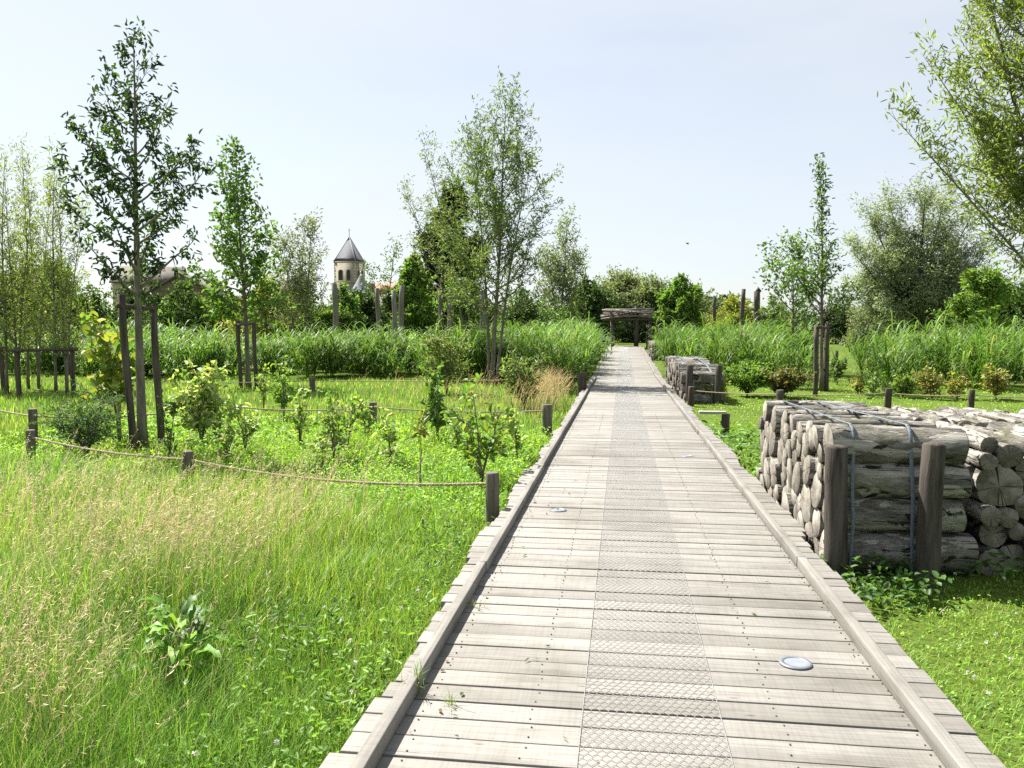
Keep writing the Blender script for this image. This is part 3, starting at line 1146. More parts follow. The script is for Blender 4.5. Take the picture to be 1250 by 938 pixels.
# far piles
GF = 'logs of the distant strapped pile'
rngF = random.Random(33)
XF0, YF0, YF1 = 1.53, 20.6, 28.3
CF = pack(rngF, 0.0, YF1 - YF0, lambda u: 0.93 + 0.045 * u, lambda q: q.choice((0.13, 0.14, 0.15, 0.17)), None, (0.11, 0.13))
for (u, v, r), k, j, nl in layered(CF):
    L = 1.0 * rngF.uniform(0.94, 1.06)
    lab = '%s log, %s, %s from camera, distant pile by the green shrub' % (size_word(r), layer_word(k, nl), ORD[j])
    make_log(rngF, 'log', L, r, (XF0 + rngF.uniform(-0.05, 0.05) + L / 2, YF0 + u, -0.21 + v), 'x', lab, GF, False)
GV = 'logs of the farthest pile near the pergola'
rngV = random.Random(44)
YV0, YV1 = 43.0, 48.5
CV = pack(rngV, 0.0, YV1 - YV0, 1.0, lambda q: q.choice((0.15, 0.17, 0.19)), None, (0.13, 0.15))
for (u, v, r), k, j, nl in layered(CV):
    L = 1.1 * rngV.uniform(0.94, 1.06)
    lab = '%s log, %s, %s from camera, farthest pile before the pergola' % (size_word(r), layer_word(k, nl), ORD[j])
    make_log(rngV, 'log', L, r, (1.55 + rngV.uniform(-0.05, 0.05) + L / 2, YV0 + u, gz(2, YV0) + v), 'x', lab, GV, False)


def pile_stake(x, y, h, r, label, z0, square=False, seed=0):
    rng = random.Random(seed)
    mb = MB()
    n = 5 if square else 14
    V, F = [], []
    zs = [-0.2, 0, h * 0.25, h * 0.5, h * 0.75, h - 0.015, h]
    qs = [1.05, 1.04, 1.02, 1.0, 0.98, 0.97, 0.84]
    for z, q in zip(zs, qs):
        for k in range(n):
            a = 2 * math.pi * k / n + 0.4
            rr = r * q * (1 + rng.uniform(-0.04, 0.04))
            V.append((rr * math.cos(a) + 0.012 * math.sin(z * 3 + seed), rr * math.sin(a), z))
    for i in range(len(zs) - 1):
        for k in range(n):
            k2 = (k + 1) % n
            F.append((i * n + k, i * n + k2, (i + 1) * n + k2, (i + 1) * n + k))
    F.append(tuple(range((len(zs) - 1) * n, len(zs) * n)))
    mb.add(V, F)
    o = mb.build('pile_stake', M['pstake'], None, (x, y, z0), not square)
    o.rotation_euler = (0, (0.045 if square else 0.01), 0)
    tag(o, label, 'stake', 'upright stakes holding the log piles')


pile_stake(PT(1019, 610, 5.98).x, 5.98, 1.0, 0.08, 'round topped stake against the front of the near log pile', gA, False, 1)
pile_stake(PT(1133, 610, 5.98).x, 5.98, 1.03, 0.085, 'split angular stake at the right front corner of the near pile', gA, True, 2)
pile_stake(1.68, 20.45, 1.0, 0.085, 'dark stake at the front left of the distant log pile', -0.21, False, 3)
pile_stake(2.38, 20.45, 1.0, 0.085, 'dark stake at the front right of the distant log pile', -0.21, False, 4)
pile_stake(1.75, 42.8, 1.0, 0.11, 'dark stake at the front left of the farthest pile', gz(2, 43), False, 5)
pile_stake(2.55, 42.8, 1.0, 0.11, 'dark stake at the front right of the farthest pile', gz(2, 43), False, 6)


def strap(x, C, y0, z0, wd, label, hang=0.75, seed=0, x2=None):
    """webbing that runs over the top of a packing (upper hull) and down its front"""
    rng = random.Random(seed)
    us = np.linspace(-0.02, max(c[0] + c[2] for c in C) + 0.02, 60)
    top = []
    for u in us:
        zz = [v + math.sqrt(max(0, r * r - (u - uc) ** 2)) for (uc, v, r) in C if abs(u - uc) < r]
        top.append(max(zz) if zz else 0.5)
    pts = [(float(u), float(t)) for u, t in zip(us, top)]
    hull = []
    for p in pts:                                             # upper convex hull
        while len(hull) >= 2 and (hull[-1][0] - hull[-2][0]) * (p[1] - hull[-2][1]) - (hull[-1][1] - hull[-2][1]) * (p[0] - hull[-2][0]) >= 0:
            hull.pop()
        hull.append(p)
    # strap lies flat on the tops
    path = [(-0.03, hull[0][1] - hang)] + [(-0.03, hull[0][1] - 0.02)] + [(u, z + 0.012) for u, z in hull]
    x2 = x if x2 is None else x2
    dense = []
    for i in range(len(path) - 1):
        (ua, za), (ub, zb) = path[i], path[i + 1]
        k = max(1, int(math.hypot(ub - ua, zb - za) / 0.06))
        for j in range(k):
            t = j / k
            dense.append((ua + (ub - ua) * t, za + (zb - za) * t))
    dense.append(path[-1])
    root = thing('ratchet_strap', label, 'strap', (x, y0, z0), 'webbing straps round the log piles')
    V, F = [], []
    th = 0.004
    for i, (u, z) in enumerate(dense):
        xx = (x2 - x) * i / len(dense) + 0.004 * math.sin(i * 0.6)
        V += [(xx - wd / 2, u, z), (xx + wd / 2, u, z), (xx + wd / 2, u - th, z + th), (xx - wd / 2, u - th, z + th)]
    for i in range(len(dense) - 1):
        a, b = i * 4, (i + 1) * 4
        for k in range(4):
            k2 = (k + 1) % 4
            F.append((a + k, a + k2, b + k2, b + k))
    m = MB()
    m.add(V, F)
    m.build('webbing', M['strap'], root)
    m2 = MB()                                                  # dark woven marks
    for i in range(1, len(dense) - 1):
        (ua, za), (ub, zb) = dense[i], dense[i + 1]
        xx = (x2 - x) * i / len(dense)
        tt = math.atan2(zb - za, ub - ua)
        rot = Matrix.Rotation(tt, 3, 'X')
        off = rot @ Vector((0, 0, 0.008 if ub > ua + 0.01 else 0.008))
        if ub <= ua + 0.01:
            off = Vector((0, -0.008, 0))
        m2.box(Vector((xx, (ua + ub) / 2, (za + zb) / 2)) + off, (wd * 0.3, 0.008, 0.003), rot)
    m2.build('woven_mark', M['stitch'], root)


strap(PT(1042, 610, 6.05).x, CA, YA0, gA, 0.022, 'pale webbing strap over the near pile, hanging beside the round stake', 0.88, 1, PT(1042, 610, 6.05).x + 0.05)
strap(PT(1119, 610, 6.05).x, CA, YA0, gA, 0.026, 'pale webbing strap over the near pile beside the split stake', 0.62, 2, PT(1119, 610, 6.05).x - 0.06)
strap(1.78, CF, YF0, -0.21, 0.06, 'white strap over the left half of the distant log pile', 0.7, 3)
strap(2.25, CF, YF0, -0.21, 0.06, 'white strap over the right half of the distant log pile', 0.7, 4)


# ------------------------------------------------------------------ trees
def grow(rng, stems, cb, R, prof, nb, el, tw, lf, twl=0.34, bcurve=0.25, wob=0.03):
    """returns tubes [(pts, radii)] and leaf carriers P, D, branch id"""
    tubes, P, D, B = [], [], [], []
    bid = 0
    for (lx, ly, H, r0, fx, fy) in stems:
        k = 14
        tp = []
        a1, a2 = rng.uniform(0, 6.28, 2)
        for i in range(k + 1):
            t = i / k
            tp.append(np.array([fx + lx * t ** 1.3 + wob * H * 0.5 * math.sin(a1 + t * 5) * t * (1 - 0.5 * t), fy + ly * t ** 1.3 + wob * H * 0.5 * math.sin(a2 + t * 4.2) * t * (1 - 0.5 * t), H * t]))
        tr = [r0 * (1 - 0.93 * (i / k) ** 0.9) * (1.25 if i == 0 else 1) for i in range(k + 1)]
        tubes.append((tp, tr))

        def at(t):
            f = min(k - 1e-6, t * k)
            i = int(f)
            return tp[i] + (tp[i + 1] - tp[i]) * (f - i)
        az0 = rng.uniform(0, 6.28)
        for b in range(nb):
            u = (b + rng.uniform(0.1, 0.9)) / nb
            t = cb + (0.985 - cb) * u
            az = az0 + b * 2.399 + rng.normal(0, 0.35)
            L = R * prof(u) * rng.uniform(0.72, 1.15)
            e = el[0] + (el[1] - el[0]) * u + rng.normal(0, 0.12)
            d = np.array([math.cos(az) * math.cos(e), math.sin(az) * math.cos(e), math.sin(e)])
            s = at(t)
            nn = 6
            bp = [s]
            dd = d.copy()
            for i in range(nn):
                dd = unit(dd + np.array([0, 0, bcurve * 0.3]) + rng.normal(0, 0.09, 3))
                bp.append(bp[-1] + dd * L / nn)
            br = max(0.0035, min(r0 * 0.5 * (1 - t) + 0.004, 0.028 * L + 0.003))
            tubes.append((bp, [br * (1 - 0.85 * i / nn) for i in range(nn + 1)]))
            # twigs
            nt_ = max(2, int(tw * L))
            for q in range(nt_ + 1):
                sft = 0.22 + 0.78 * (q + rng.random()) / (nt_ + 1)
                if q == nt_:
                    sft = 0.97
                f = min(nn - 1e-6, sft * nn)
                i = int(f)
                p0 = bp[i] + (bp[i + 1] - bp[i]) * (f - i)
                bd = unit(bp[i + 1] - bp[i])
                td = unit(bd * 0.9 + rng.normal(0, 0.62, 3) + np.array([0, 0, 0.12]))
                tl = max(0.12, twl * L * (1.15 - 0.6 * sft) * rng.uniform(0.6, 1.3))
                tpts = [p0]
                dd = td.copy()
                for j in range(3):
                    dd = unit(dd + rng.normal(0, 0.14, 3) + np.array([0, 0, 0.05]))
                    tpts.append(tpts[-1] + dd * tl / 3)
                tubes.append((tpts, [max(0.002, br * 0.35), max(0.0018, br * 0.27), 0.0017, 0.0014]))
                m = max(2, int(lf * tl * rng.uniform(0.6, 1.35)))
                ss = rng.random(m) ** 0.8 * 3
                for v in ss:
                    j = min(2, int(v))
                    P.append(tpts[j] + (tpts[j + 1] - tpts[j]) * (v - j))
                    D.append(unit(tpts[j + 1] - tpts[j]))
                    B.append(bid)
            bid += 1
    return tubes, np.array(P), np.array(D), np.array(B)


def tubes_mesh(tubes, name, mat, parent, minr=0.0):
    mb = MB()
    for pts, rad in tubes:
        r = max(rad)
        if r < minr:
            continue
        n = 10 if r > 0.05 else (6 if r > 0.015 else 3)
        mb.tube(pts, rad, n, cap=r > 0.02)
    return mb.build(name, mat, parent, smooth=True)


PR = {
    'cone': lambda u: 0.25 + 0.75 * (1 - u) ** 0.8,
    'oval': lambda u: 0.35 + 0.65 * math.sin(math.pi * min(1, 0.12 + 0.85 * u)) ** 0.8,
    'spire': lambda u: max(0.16, (1 - u * 1.7)) if u < 0.5 else 0.2 - 0.08 * (u - 0.5),
    'pear': lambda u: 0.25 + 0.75 * (math.sin(math.pi * (0.28 + 0.68 * u)) ** 1.1 if u < 0.98 else 0.1),
    'ash': lambda u: (0.72 + 1.1 * u) if u < 0.25 else max(0.16, 1 - (u - 0.25) / 0.75 * 0.92),
    'even': lambda u: 1 - 0.45 * u,
}


def tree(name, label, base, stems, cb, R, prof, nb, el, tw, lf, leaf, cols, wts=None, seed=1, spread=0.05, droop=0.2, along=0.5,
         bark='bark', group=None, minr=0.0, twl=0.34, bcurve=0.25, wob=0.03, cluster=1, mat='leaf', cat='tree', hs=0.94, extra=()):
    rng = np.random.default_rng(seed)
    root = thing(name, label, cat, base, group)
    fx = lambda ss: [(s[0], s[1], s[2] * hs, s[3], *(s[4:] if len(s) == 6 else (0, 0))) for s in ss]
    tubes, P, D, B = grow(rng, fx(stems), cb, R, PR[prof], nb, el, tw, lf, twl, bcurve, wob)
    for (s2, cb2, R2, prof2, nb2, el2) in extra:
        t2, P2, D2, B2 = grow(rng, fx(s2), cb2, R2, PR[prof2], nb2, el2, tw, lf, twl, bcurve, wob)
        tubes += t2
        P, D, B = np.concatenate((P, P2)), np.concatenate((D, D2)), np.concatenate((B, B2 + B.max() + 1))
    tubes_mesh(tubes, 'trunk', M[bark], root, minr)
    if cluster > 1:
        P = np.repeat(P, cluster, 0)
        D = np.repeat(D, cluster, 0)
        B = np.repeat(B, cluster)
    n = len(P)
    P = P + rng.normal(0, spread, (n, 3))
    d = unit(D * along + rng.normal(0, 0.55, (n, 3)) + np.array([0, 0, -droop]))
    Ls = leaf[0] * rng.uniform(0.6, 1.3, n)
    V, F = leaf_mesh(rng, P, d, Ls, leaf[1] * rng.uniform(0.75, 1.25, n), up=0.5)
    c = pal(rng, n, cols, wts)
    bt = 1 + rng.normal(0, 0.10, (B.max() + 1, 1))
    c = np.clip(c * bt[B], 0.004, 0.8)
    fast('crown', V, F, M[mat], root, np.repeat(c, 6, 0))
    return root


def bush(name, label, base, size, n, leaf, cols, wts=None, seed=1, lumps=26, lump_r=0.22, low=0.0, trunk=True, cat='tree', group=None,
         mat='leaf', shape='dome', bark='bark', trunk_r=None, limbs=9):
    """leafy mass: clumps of leaves through an uneven volume; size = (rx, ry, height)"""
    rng = np.random.default_rng(seed)
    root = thing(name, label, cat, base, group)
    rx, ry, H = size
    n = int(n * 1.9)
    leaf = (leaf[0] * 0.78, leaf[1] * 0.72)
    lump_r *= 1.08
    ctr = []
    while len(ctr) < lumps:
        p = rng.uniform(-1, 1, 3)
        q = np.linalg.norm(p)
        if 0.35 < q < 1.0:
            ctr.append(p)
    C = np.array(ctr)
    C[:, 2] = (C[:, 2] * 0.5 + 0.5)
    if shape == 'dome':
        C[:, :2] *= (1 - 0.55 * C[:, 2:3] ** 2)
    elif shape == 'cone':
        C[:, :2] *= (1.05 - 0.9 * C[:, 2:3])
    elif shape == 'fan':
        C[:, :2] *= (0.45 + 0.75 * np.sin(np.pi * np.clip(C[:, 2:3] * 0.9, 0, 1)))
    C = np.stack((C[:, 0] * rx, C[:, 1] * ry, (low + (1 - low) * C[:, 2] * 0.92) * H), 1)
    lr = lump_r * min(rx, H) * rng.uniform(0.6, 1.35, lumps)
    wt = lr ** 2 / (lr ** 2).sum()
    k = rng.choice(lumps, n, p=wt)
    off = unit(rng.normal(size=(n, 3))) * (rng.random((n, 1)) ** 0.45) * lr[k][:, None] * np.array([1.15, 1.15, 0.85])
    P = C[k] + off
    # sprigs that stick out of the clumps
    ns = int(n * 0.5)
    nsp = max(10, ns // 26)
    kk = rng.choice(lumps, nsp, p=wt)
    cen = np.array([0, 0, H * 0.4])
    sd = unit(unit(C[kk] - cen) * 0.8 + rng.normal(0, 0.5, (nsp, 3)) + np.array([0, 0, 0.35]))
    sl_ = lr[kk] * rng.uniform(1.0, 2.0, nsp)
    ii = rng.integers(0, nsp, ns)
    tt = rng.uniform(0.35, 1.0, ns)
    P[:ns] = C[kk][ii] + sd[ii] * (sl_[ii] * tt)[:, None] + rng.normal(0, 0.05, (ns, 3)) * lr[kk][ii][:, None] * 2
    k[:ns] = kk[ii]
    off[:ns] = sd[ii]
    P[:, 2] = np.maximum(P[:, 2], 0.03 * H)
    d = unit(unit(off) * 0.6 + rng.normal(0, 0.6, (n, 3)) + np.array([0, 0, -0.15]))
    V, F = leaf_mesh(rng, P, d, leaf[0] * rng.uniform(0.6, 1.35, n), leaf[1] * rng.uniform(0.7, 1.3, n), up=0.5)
    c = pal(rng, n, cols, wts)
    bt = 1 + rng.normal(0, 0.12, (lumps, 1))
    c = np.clip(c * bt[k], 0.004, 0.8)
    fast('crown', V, F, M[mat], root, np.repeat(c, 6, 0))
    if trunk:
        tr = trunk_r or 0.03 * H
        mb = MB()
        mb.tube([(0, 0, -0.1), (0.01 * H, 0, H * 0.2), (-0.01 * H, 0.01 * H, H * 0.4), (0, 0, H * 0.7)], [tr * 1.2, tr, tr * 0.7, tr * 0.25], 8)
        for i in range(min(limbs, lumps)):
            e = C[i]
            s = np.array([0, 0, H * rng.uniform(0.1, 0.35)])
            m1 = s * 0.45 + e * 0.55 + rng.normal(0, 0.04 * H, 3)
            mb.tube([s, s * 0.75 + m1 * 0.3, m1, e], [tr * 0.55, tr * 0.4, tr * 0.26, tr * 0.08], 6)
        mb.build('trunk', M[bark], root, smooth=True)
    return root


# palettes (linear)
ASH = [(0.034, 0.068, 0.024), (0.052, 0.095, 0.028), (0.024, 0.052, 0.022), (0.10, 0.17, 0.04)]
LIGHT = [(0.15, 0.265, 0.055), (0.12, 0.225, 0.045), (0.20, 0.29, 0.075)]
WILLOW = [(0.18, 0.245, 0.085), (0.225, 0.275, 0.12), (0.125, 0.18, 0.06)]
PALEW = [(0.21, 0.24, 0.14), (0.17, 0.21, 0.11), (0.26, 0.28, 0.18)]
GREYW = [(0.19, 0.22, 0.15), (0.24, 0.265, 0.195), (0.13, 0.16, 0.10)]
DARK = [(0.026, 0.048, 0.020), (0.036, 0.064, 0.024), (0.05, 0.085, 0.03)]
MID = [(0.085, 0.15, 0.04), (0.11, 0.185, 0.05), (0.065, 0.12, 0.035)]
YEL = [(0.24, 0.27, 0.055), (0.18, 0.235, 0.05), (0.29, 0.30, 0.08)]
GOLD = [(0.33, 0.27, 0.10), (0.28, 0.29, 0.10), (0.17, 0.22, 0.06)]


def on_ground(px, Y):
    p = PT(px, 420, Y)
    return Vector((p.x, Y, gz(p.x, Y)))


def hgt(px, py, Y, base):
    return PT(px, py, Y).z - base.z


# --- left: the staked tree in front
b = G(174, 549)
H = hgt(168, 24, b.y, b)
tree('young_tree', 'dark leaved young tree with conical crown, tied between two tall stakes in the left meadow', b,
     [(0.02, 0, H, 0.075)], 0.35, 1.62, 'ash', 35, (0.46, 0.95), 6.0, 32, (0.105, 0.038), ASH, [0.38, 0.27, 0.27, 0.08], seed=19, spread=0.05, droop=0.35, cluster=3,
     bark='bark', twl=0.23, hs=0.965)


def stake_frame(label, p0, p1, h0, h1, r, bar=True, mat='stake', lean=(0.0, 0.0), barz=None, ext=0.05):
    root = thing('tree_stakes', label, 'tree stakes', p0, 'timber stakes and frames holding trees')
    d = p1 - p0
    rng = random.Random(int(abs(p0.x * 100)))
    for q, h, ln in ((Vector((0, 0, 0)), h0, lean[0]), (d, h1, lean[1])):
        m = MB()
        pts = [(q.x + ln * t + 0.01 * math.sin(6 * t + q.x), q.y + 0.01 * math.cos(5 * t), q.z - 0.15 + (h + 0.15) * t) for t in (0, 0.2, 0.4, 0.6, 0.8, 1.0)]
        m.tube(pts, [r * rng.uniform(0.92, 1.08) for _ in pts], 10)
        m.build('stake', M[mat], root, smooth=True)
    if bar:
        hz = barz or (min(h0, h1) - 0.06)
        a = Vector((lean[0] * hz / h0, -r * 1.3, hz))
        c = Vector((d.x + lean[1] * hz / h1, d.y - r * 1.3, hz + d.z))
        u = (c - a).normalized()
        m = MB()
        m.tube([a - u * ext, a.lerp(c, 0.5), c + u * ext * 2], r * 0.7, 8)
        m.build('crossbar', M[mat], root, smooth=True)
    return root


p0, p1 = G(163, 551), G(197, 546)
stake_frame('two tall dark stakes with a short crossbar holding the dark leaved tree', p0, p1, hgt(154, 359, p0.y, p0), hgt(193, 372, p1.y, p1), 0.05,
            True, 'stake', (-0.11, -0.06))
# --- second staked tree
b = G(303, 473)
H = hgt(290, 164, b.y, b)
tree('young_tree', 'light green young tree with tall narrow crown held by two short dark stakes', b, [(-0.25, 0, H, 0.085)], 0.25, 1.75, 'cone', 46, (0.3, 0.95), 5.5, 14,
     (0.17, 0.085), LIGHT[:2] + MID[:2], seed=12, spread=0.10, droop=0.25, cluster=3, minr=0.003)
p0, p1 = G(294, 474), G(313, 475)
stake_frame('pair of short dark stakes with a bar round the light green young tree', p0, p1, hgt(293, 392, p0.y, p0), hgt(308, 393, p1.y, p1), 0.062, True, 'stake', (-0.05, -0.04))

# --- willow thicket far left
THG = 'stems and bushes of the willow thicket at far left'
b = G(40, 482)
rngt = random.Random(2)
for i, (px, top, lab) in enumerate(((12, 190, 'thin pale willow at the picture\'s left edge in the thicket'),
                                    (38, 178, 'tall thin willow in the middle of the left thicket'),
                                    (72, 196, 'thin willow at the right side of the left thicket behind the crossbar frame'),
                                    (-35, 170, 'willow at the outer left end of the thicket'))):
    Y = 20.5 + (i % 2) * 1.4
    bb = on_ground(px, Y)
    H = hgt(px, top, Y, bb)
    tree('willow_tree', lab, bb, [(0.2, 0, H, 0.045, -0.15, 0), (-0.3, 0.2, H * 0.93, 0.04, 0.12, 0.1), (0.55, 0.1, H * 0.82, 0.035, 0.2, 0)], 0.14, 1.1, 'even', 28,
         (0.7, 1.2), 6, 24, (0.12, 0.027), [(0.27, 0.33, 0.11), (0.32, 0.36, 0.16), (0.18, 0.24, 0.08)], seed=30 + i, hs=1.0, cluster=2, spread=0.07, droop=0.05, along=0.8, minr=0.0028)
p0, p1 = G(23, 486), G(90, 484)
stake_frame('low dark crossbar frame in front of the left willow thicket', p0, p1, hgt(23, 424, p0.y, p0), hgt(90, 424, p1.y, p1), 0.065, True, 'stake', (0, 0), None, 0.1)
p0, p1 = G(-40, 480), G(4, 478)
stake_frame('second dark frame cut by the left picture edge', p0, p1, 1.25, 1.3, 0.065, True, 'stake', (0, 0), None, 0.3)

# --- pale tree left of the church
b = on_ground(366, 42)
tree('pale_willow', 'pale silvery feathery tree just left of the church tower', b, [(0.6, 0, hgt(385, 268, 42, b), 0.09, 0.2, 0), (-0.5, 0, hgt(350, 290, 42, b), 0.08, -0.3, 0)], 0.25, 1.9, 'even', 30,
     (0.6, 1.1), 4, 14, (0.2, 0.06), PALEW, seed=41, cluster=3, spread=0.14, along=0.6, minr=0.004)

# --- the tall willow in the middle
b = G(600, 472)
H = hgt(618, 100, b.y, b)
tree('willow_tree', 'tall feathery willow with several upright stems left of the boardwalk', b,
     [(0.55, 0, H, 0.085, 0.02, 0), (-0.45, 0.3, H * 0.9, 0.06, -0.10, 0.1), (1.1, 0.2, H * 0.80, 0.06, 0.16, 0.05)], 0.24, 2.1, 'oval', 34, (0.35, 1.1), 5.2, 16,
     (0.15, 0.036), WILLOW + MID, seed=51, cluster=2, spread=0.07, along=0.8, droop=0.1, minr=0.0032)
b = G(578, 462)
H = hgt(528, 150, b.y, b)
tree('willow_tree', 'slender leaning willow with sparse pale crown left of the tall willow', b,
     [(-1.9, 0, H, 0.055, -0.1, 0), (-2.6, 0.3, H * 0.82, 0.045, -0.3, 0.2), (-0.9, 0.1, H * 0.95, 0.045, 0, 0)], 0.30, 1.35, 'oval', 26, (0.4, 1.0), 5, 15, (0.15, 0.038), WILLOW[:2] + PALEW[1:2], seed=52,
     cluster=2, spread=0.07, along=0.8, minr=0.0032)
# behind
b = on_ground(552, 58)
bush('evergreen_tree', 'dense dark evergreen tree rising behind the two willows', b, (2.5, 2.5, hgt(548, 222, 58, b)), 17000, (0.32, 0.18), DARK, seed=53, lumps=80, lump_r=0.21, low=0.1, shape='dome')
b = on_ground(505, 44)
bush('broadleaf_tree', 'bright green bushy tree behind the reeds right of the church', b, (1.7, 1.6, hgt(505, 308, 44, b)), 10000, (0.26, 0.15), LIGHT, seed=54, lumps=60, lump_r=0.20, shape='cone')
b = on_ground(572, 40)
bush('broadleaf_tree', 'bright green shrubby tree between the two willows', b, (1.2, 1.2, hgt(570, 318, 40, b)), 5000, (0.22, 0.12), LIGHT, seed=55, lumps=26, lump_r=0.3)
b = on_ground(684, 66)
H = hgt(690, 258, 66, b)
tree('willow_tree', 'silvery green willow behind the reeds, right of the tall willow', b, [(0.5, 0, H, 0.13), (-1.2, 0, H * 0.75, 0.1), (1.4, 0, H * 0.7, 0.1)], 0.12, 2.5, 'oval', 30, (0.3, 1.1), 3.2, 10,
     (0.30, 0.088), WILLOW + GREYW[:1], seed=56, cluster=2, spread=0.2, along=0.7, minr=0.004)
b = on_ground(470, 60)
tree('thin_tree', 'thin bare-limbed tree just right of the church', b, [(0.8, 0, hgt(478, 292, 60, b), 0.1), (-1.3, 0, hgt(440, 325, 60, b), 0.08)], 0.45, 1.6, 'even', 16, (0.3, 0.9), 3, 9, (0.24, 0.11), WILLOW[:1] + MID, seed=57, cluster=2, spread=0.15, minr=0.006)
b = on_ground(420, 46)
bush('broadleaf_tree', 'green bushy tree in front of the church tower base', b, (1.3, 1.3, hgt(425, 345, 46, b)), 5000, (0.24, 0.14), LIGHT + MID, seed=58, lumps=26, lump_r=0.32)
b = on_ground(640, 52)
bush('broadleaf_tree', 'mid green bush behind the reeds between the willows and the boardwalk', b, (2.6, 1.5, hgt(640, 372, 52, b)), 6000, (0.28, 0.16), MID, seed=59, lumps=26, lump_r=0.3)
# a belt of mixed bushes behind the left reeds
BELT = 'bushes standing behind the left reed bed'
belt = [(18, 44, 345, 2.6, MID, 'dark green bush behind the willow thicket'), (75, 48, 330, 2.4, LIGHT, 'tall green bush right of the willow thicket'),
        (125, 46, 352, 2.2, MID, 'mid green bush left of the staked dark tree'), (175, 52, 362, 2.2, DARK, 'dark bush behind the staked dark tree'),
        (228, 50, 352, 1.5, MID + LIGHT[:1], 'round green tree against the stone house'), (325, 48, 352, 1.8, YEL, 'yellow green bush behind the short stakes'),
        (285, 52, 362, 1.5, YEL + LIGHT, 'lime bush under the light green young tree'), (388, 50, 372, 1.6, MID, 'low green bush beside the pale tree'),
        (445, 52, 366, 1.8, DARK + MID[:1], 'dark hedge-like bush below the church apse'), (480, 56, 362, 1.5, DARK, 'small dark bush behind the grey poles'),
        (535, 48, 360, 1.5, MID, 'green bush at the foot of the evergreen'), (-40, 46, 325, 3.0, MID, 'bush left of the willow thicket')]
for i, (px, Y, top, rx, cols, lab) in enumerate(belt):
    b = on_ground(px, Y)
    bush('bush', lab, b, (rx, rx * 0.8, hgt(px, top, Y, b)), int(2600 * rx), (0.26, 0.15), cols, seed=70 + i, lumps=22, lump_r=0.34, cat='bush', group=BELT, limbs=5)

# --- right of the boardwalk
b = on_ground(760, 92)
bush('broadleaf_tree', 'wide grey green tree mass behind the pergola', b, (5.6, 4.5, hgt(750, 346, 92, b)), 24000, (0.40, 0.2), [(0.22, 0.26, 0.15), (0.27, 0.305, 0.20), (0.15, 0.19, 0.10)], seed=81, lumps=110, lump_r=0.22, low=0.12)
b = on_ground(822, 90)
bush('broadleaf_tree', 'rounded darker tree behind the pergola at right', b, (3.6, 3.5, hgt(818, 348, 90, b)), 10000, (0.4, 0.22), GREYW + MID, seed=88, lumps=36, lump_r=0.34, low=0.05)
b = on_ground(716, 80)
bush('broadleaf_tree', 'dark green tree left of the pergola', b, (2.6, 2.5, hgt(712, 352, 80, b)), 8000, (0.36, 0.2), DARK + MID, seed=89, lumps=30, lump_r=0.36)
b = on_ground(829, 60)
bush('broadleaf_tree', 'bright green tree right of the pergola above the reeds', b, (1.9, 1.8, hgt(829, 338, 60, b)), 10000, (0.3, 0.17), LIGHT, seed=82, lumps=64, lump_r=0.19, shape='dome')
b = on_ground(895, 56)
bush('bush', 'yellow green shrub behind the tall poles', b, (2.0, 1.5, hgt(895, 364, 56, b)), 5200, (0.22, 0.12), YEL, seed=83, lumps=26, lump_r=0.32, cat='bush')
b = G(1003, 478)
H = hgt(992, 180, b.y, b)
tree('young_tree', 'slender spired young tree with bushy lower crown, tied to stakes right of the boardwalk', b, [(-0.22, 0, H, 0.07)], 0.30, 1.75, 'spire', 46, (0.6, 1.1), 5, 15, (0.14, 0.052), ASH[1:2] + MID + LIGHT[:1], seed=84,
     spread=0.08, droop=0.2, cluster=3, bark='bark', minr=0.003)
p0, p1 = G(995, 484), G(1008, 478)
stake_frame('dark upright stakes with a short bar holding the spired tree', p0, p1, hgt(996, 397, p0.y, p0), hgt(1007, 393, p1.y, p1), 0.07, True, 'stake', (0, 0), None, 0.02)
b = on_ground(967, 34)
H = hgt(962, 292, 34, b)
tree('young_tree', 'bushy green tree just behind the spired tree on its left', b, [(0, 0, H, 0.08)], 0.26, 1.7, 'oval', 26, (0.35, 1.0), 4.5, 12, (0.17, 0.08), LIGHT + MID, seed=85, spread=0.12, droop=0.2, cluster=2, minr=0.004)
# the big grey willow
b = on_ground(1118, 62)
H = hgt(1110, 232, 62, b)
gw = tree('grey_willow', 'large round silver grey willow with fanning limbs and mistletoe at right', b,
     [(-3.6, 0, H * 0.86, 0.22), (-1.9, 1.0, H * 0.97, 0.22), (0.1, -0.8, H * 1.0, 0.24), (1.9, 0.6, H * 0.96, 0.22), (3.5, 0, H * 0.84, 0.22), (-4.9, -0.8, H * 0.62, 0.17), (4.4, -0.8, H * 0.6, 0.17), (-4.6, 0.5, H * 0.36, 0.13), (4.0, 0.5, H * 0.36, 0.13), (-2.6, -2.2, H * 0.5, 0.14), (2.2, -2.2, H * 0.46, 0.14)],
     0.34, 2.7, 'even', 20, (0.05, 1.0), 3.8, 13, (0.25, 0.062), [(0.25, 0.305, 0.20), (0.33, 0.375, 0.28), (0.165, 0.215, 0.125)], seed=86, bark='stake', hs=1.0, cluster=4, spread=0.24, along=0.6, minr=0.007, twl=0.4, wob=0.02)
rngm = np.random.default_rng(3)
for (px, py, r) in ((1098, 354, 0.5), (1112, 358, 0.62), (1122, 351, 0.52), (1146, 352, 0.5), (1150, 368, 0.45)):
    q = PT(px, py, 61) - b
    n = 900
    off = unit(rngm.normal(size=(n, 3)))
    P = np.array(q)[None, :] + off * r * rngm.random((n, 1)) ** 0.5
    V, F = leaf_mesh(rngm, P, off, 0.2, 0.08)
    fast('mistletoe', V, F, M['leaf'], gw, np.repeat(pal(rngm, n, [(0.05, 0.075, 0.03), (0.035, 0.055, 0.02)]), 6, 0))
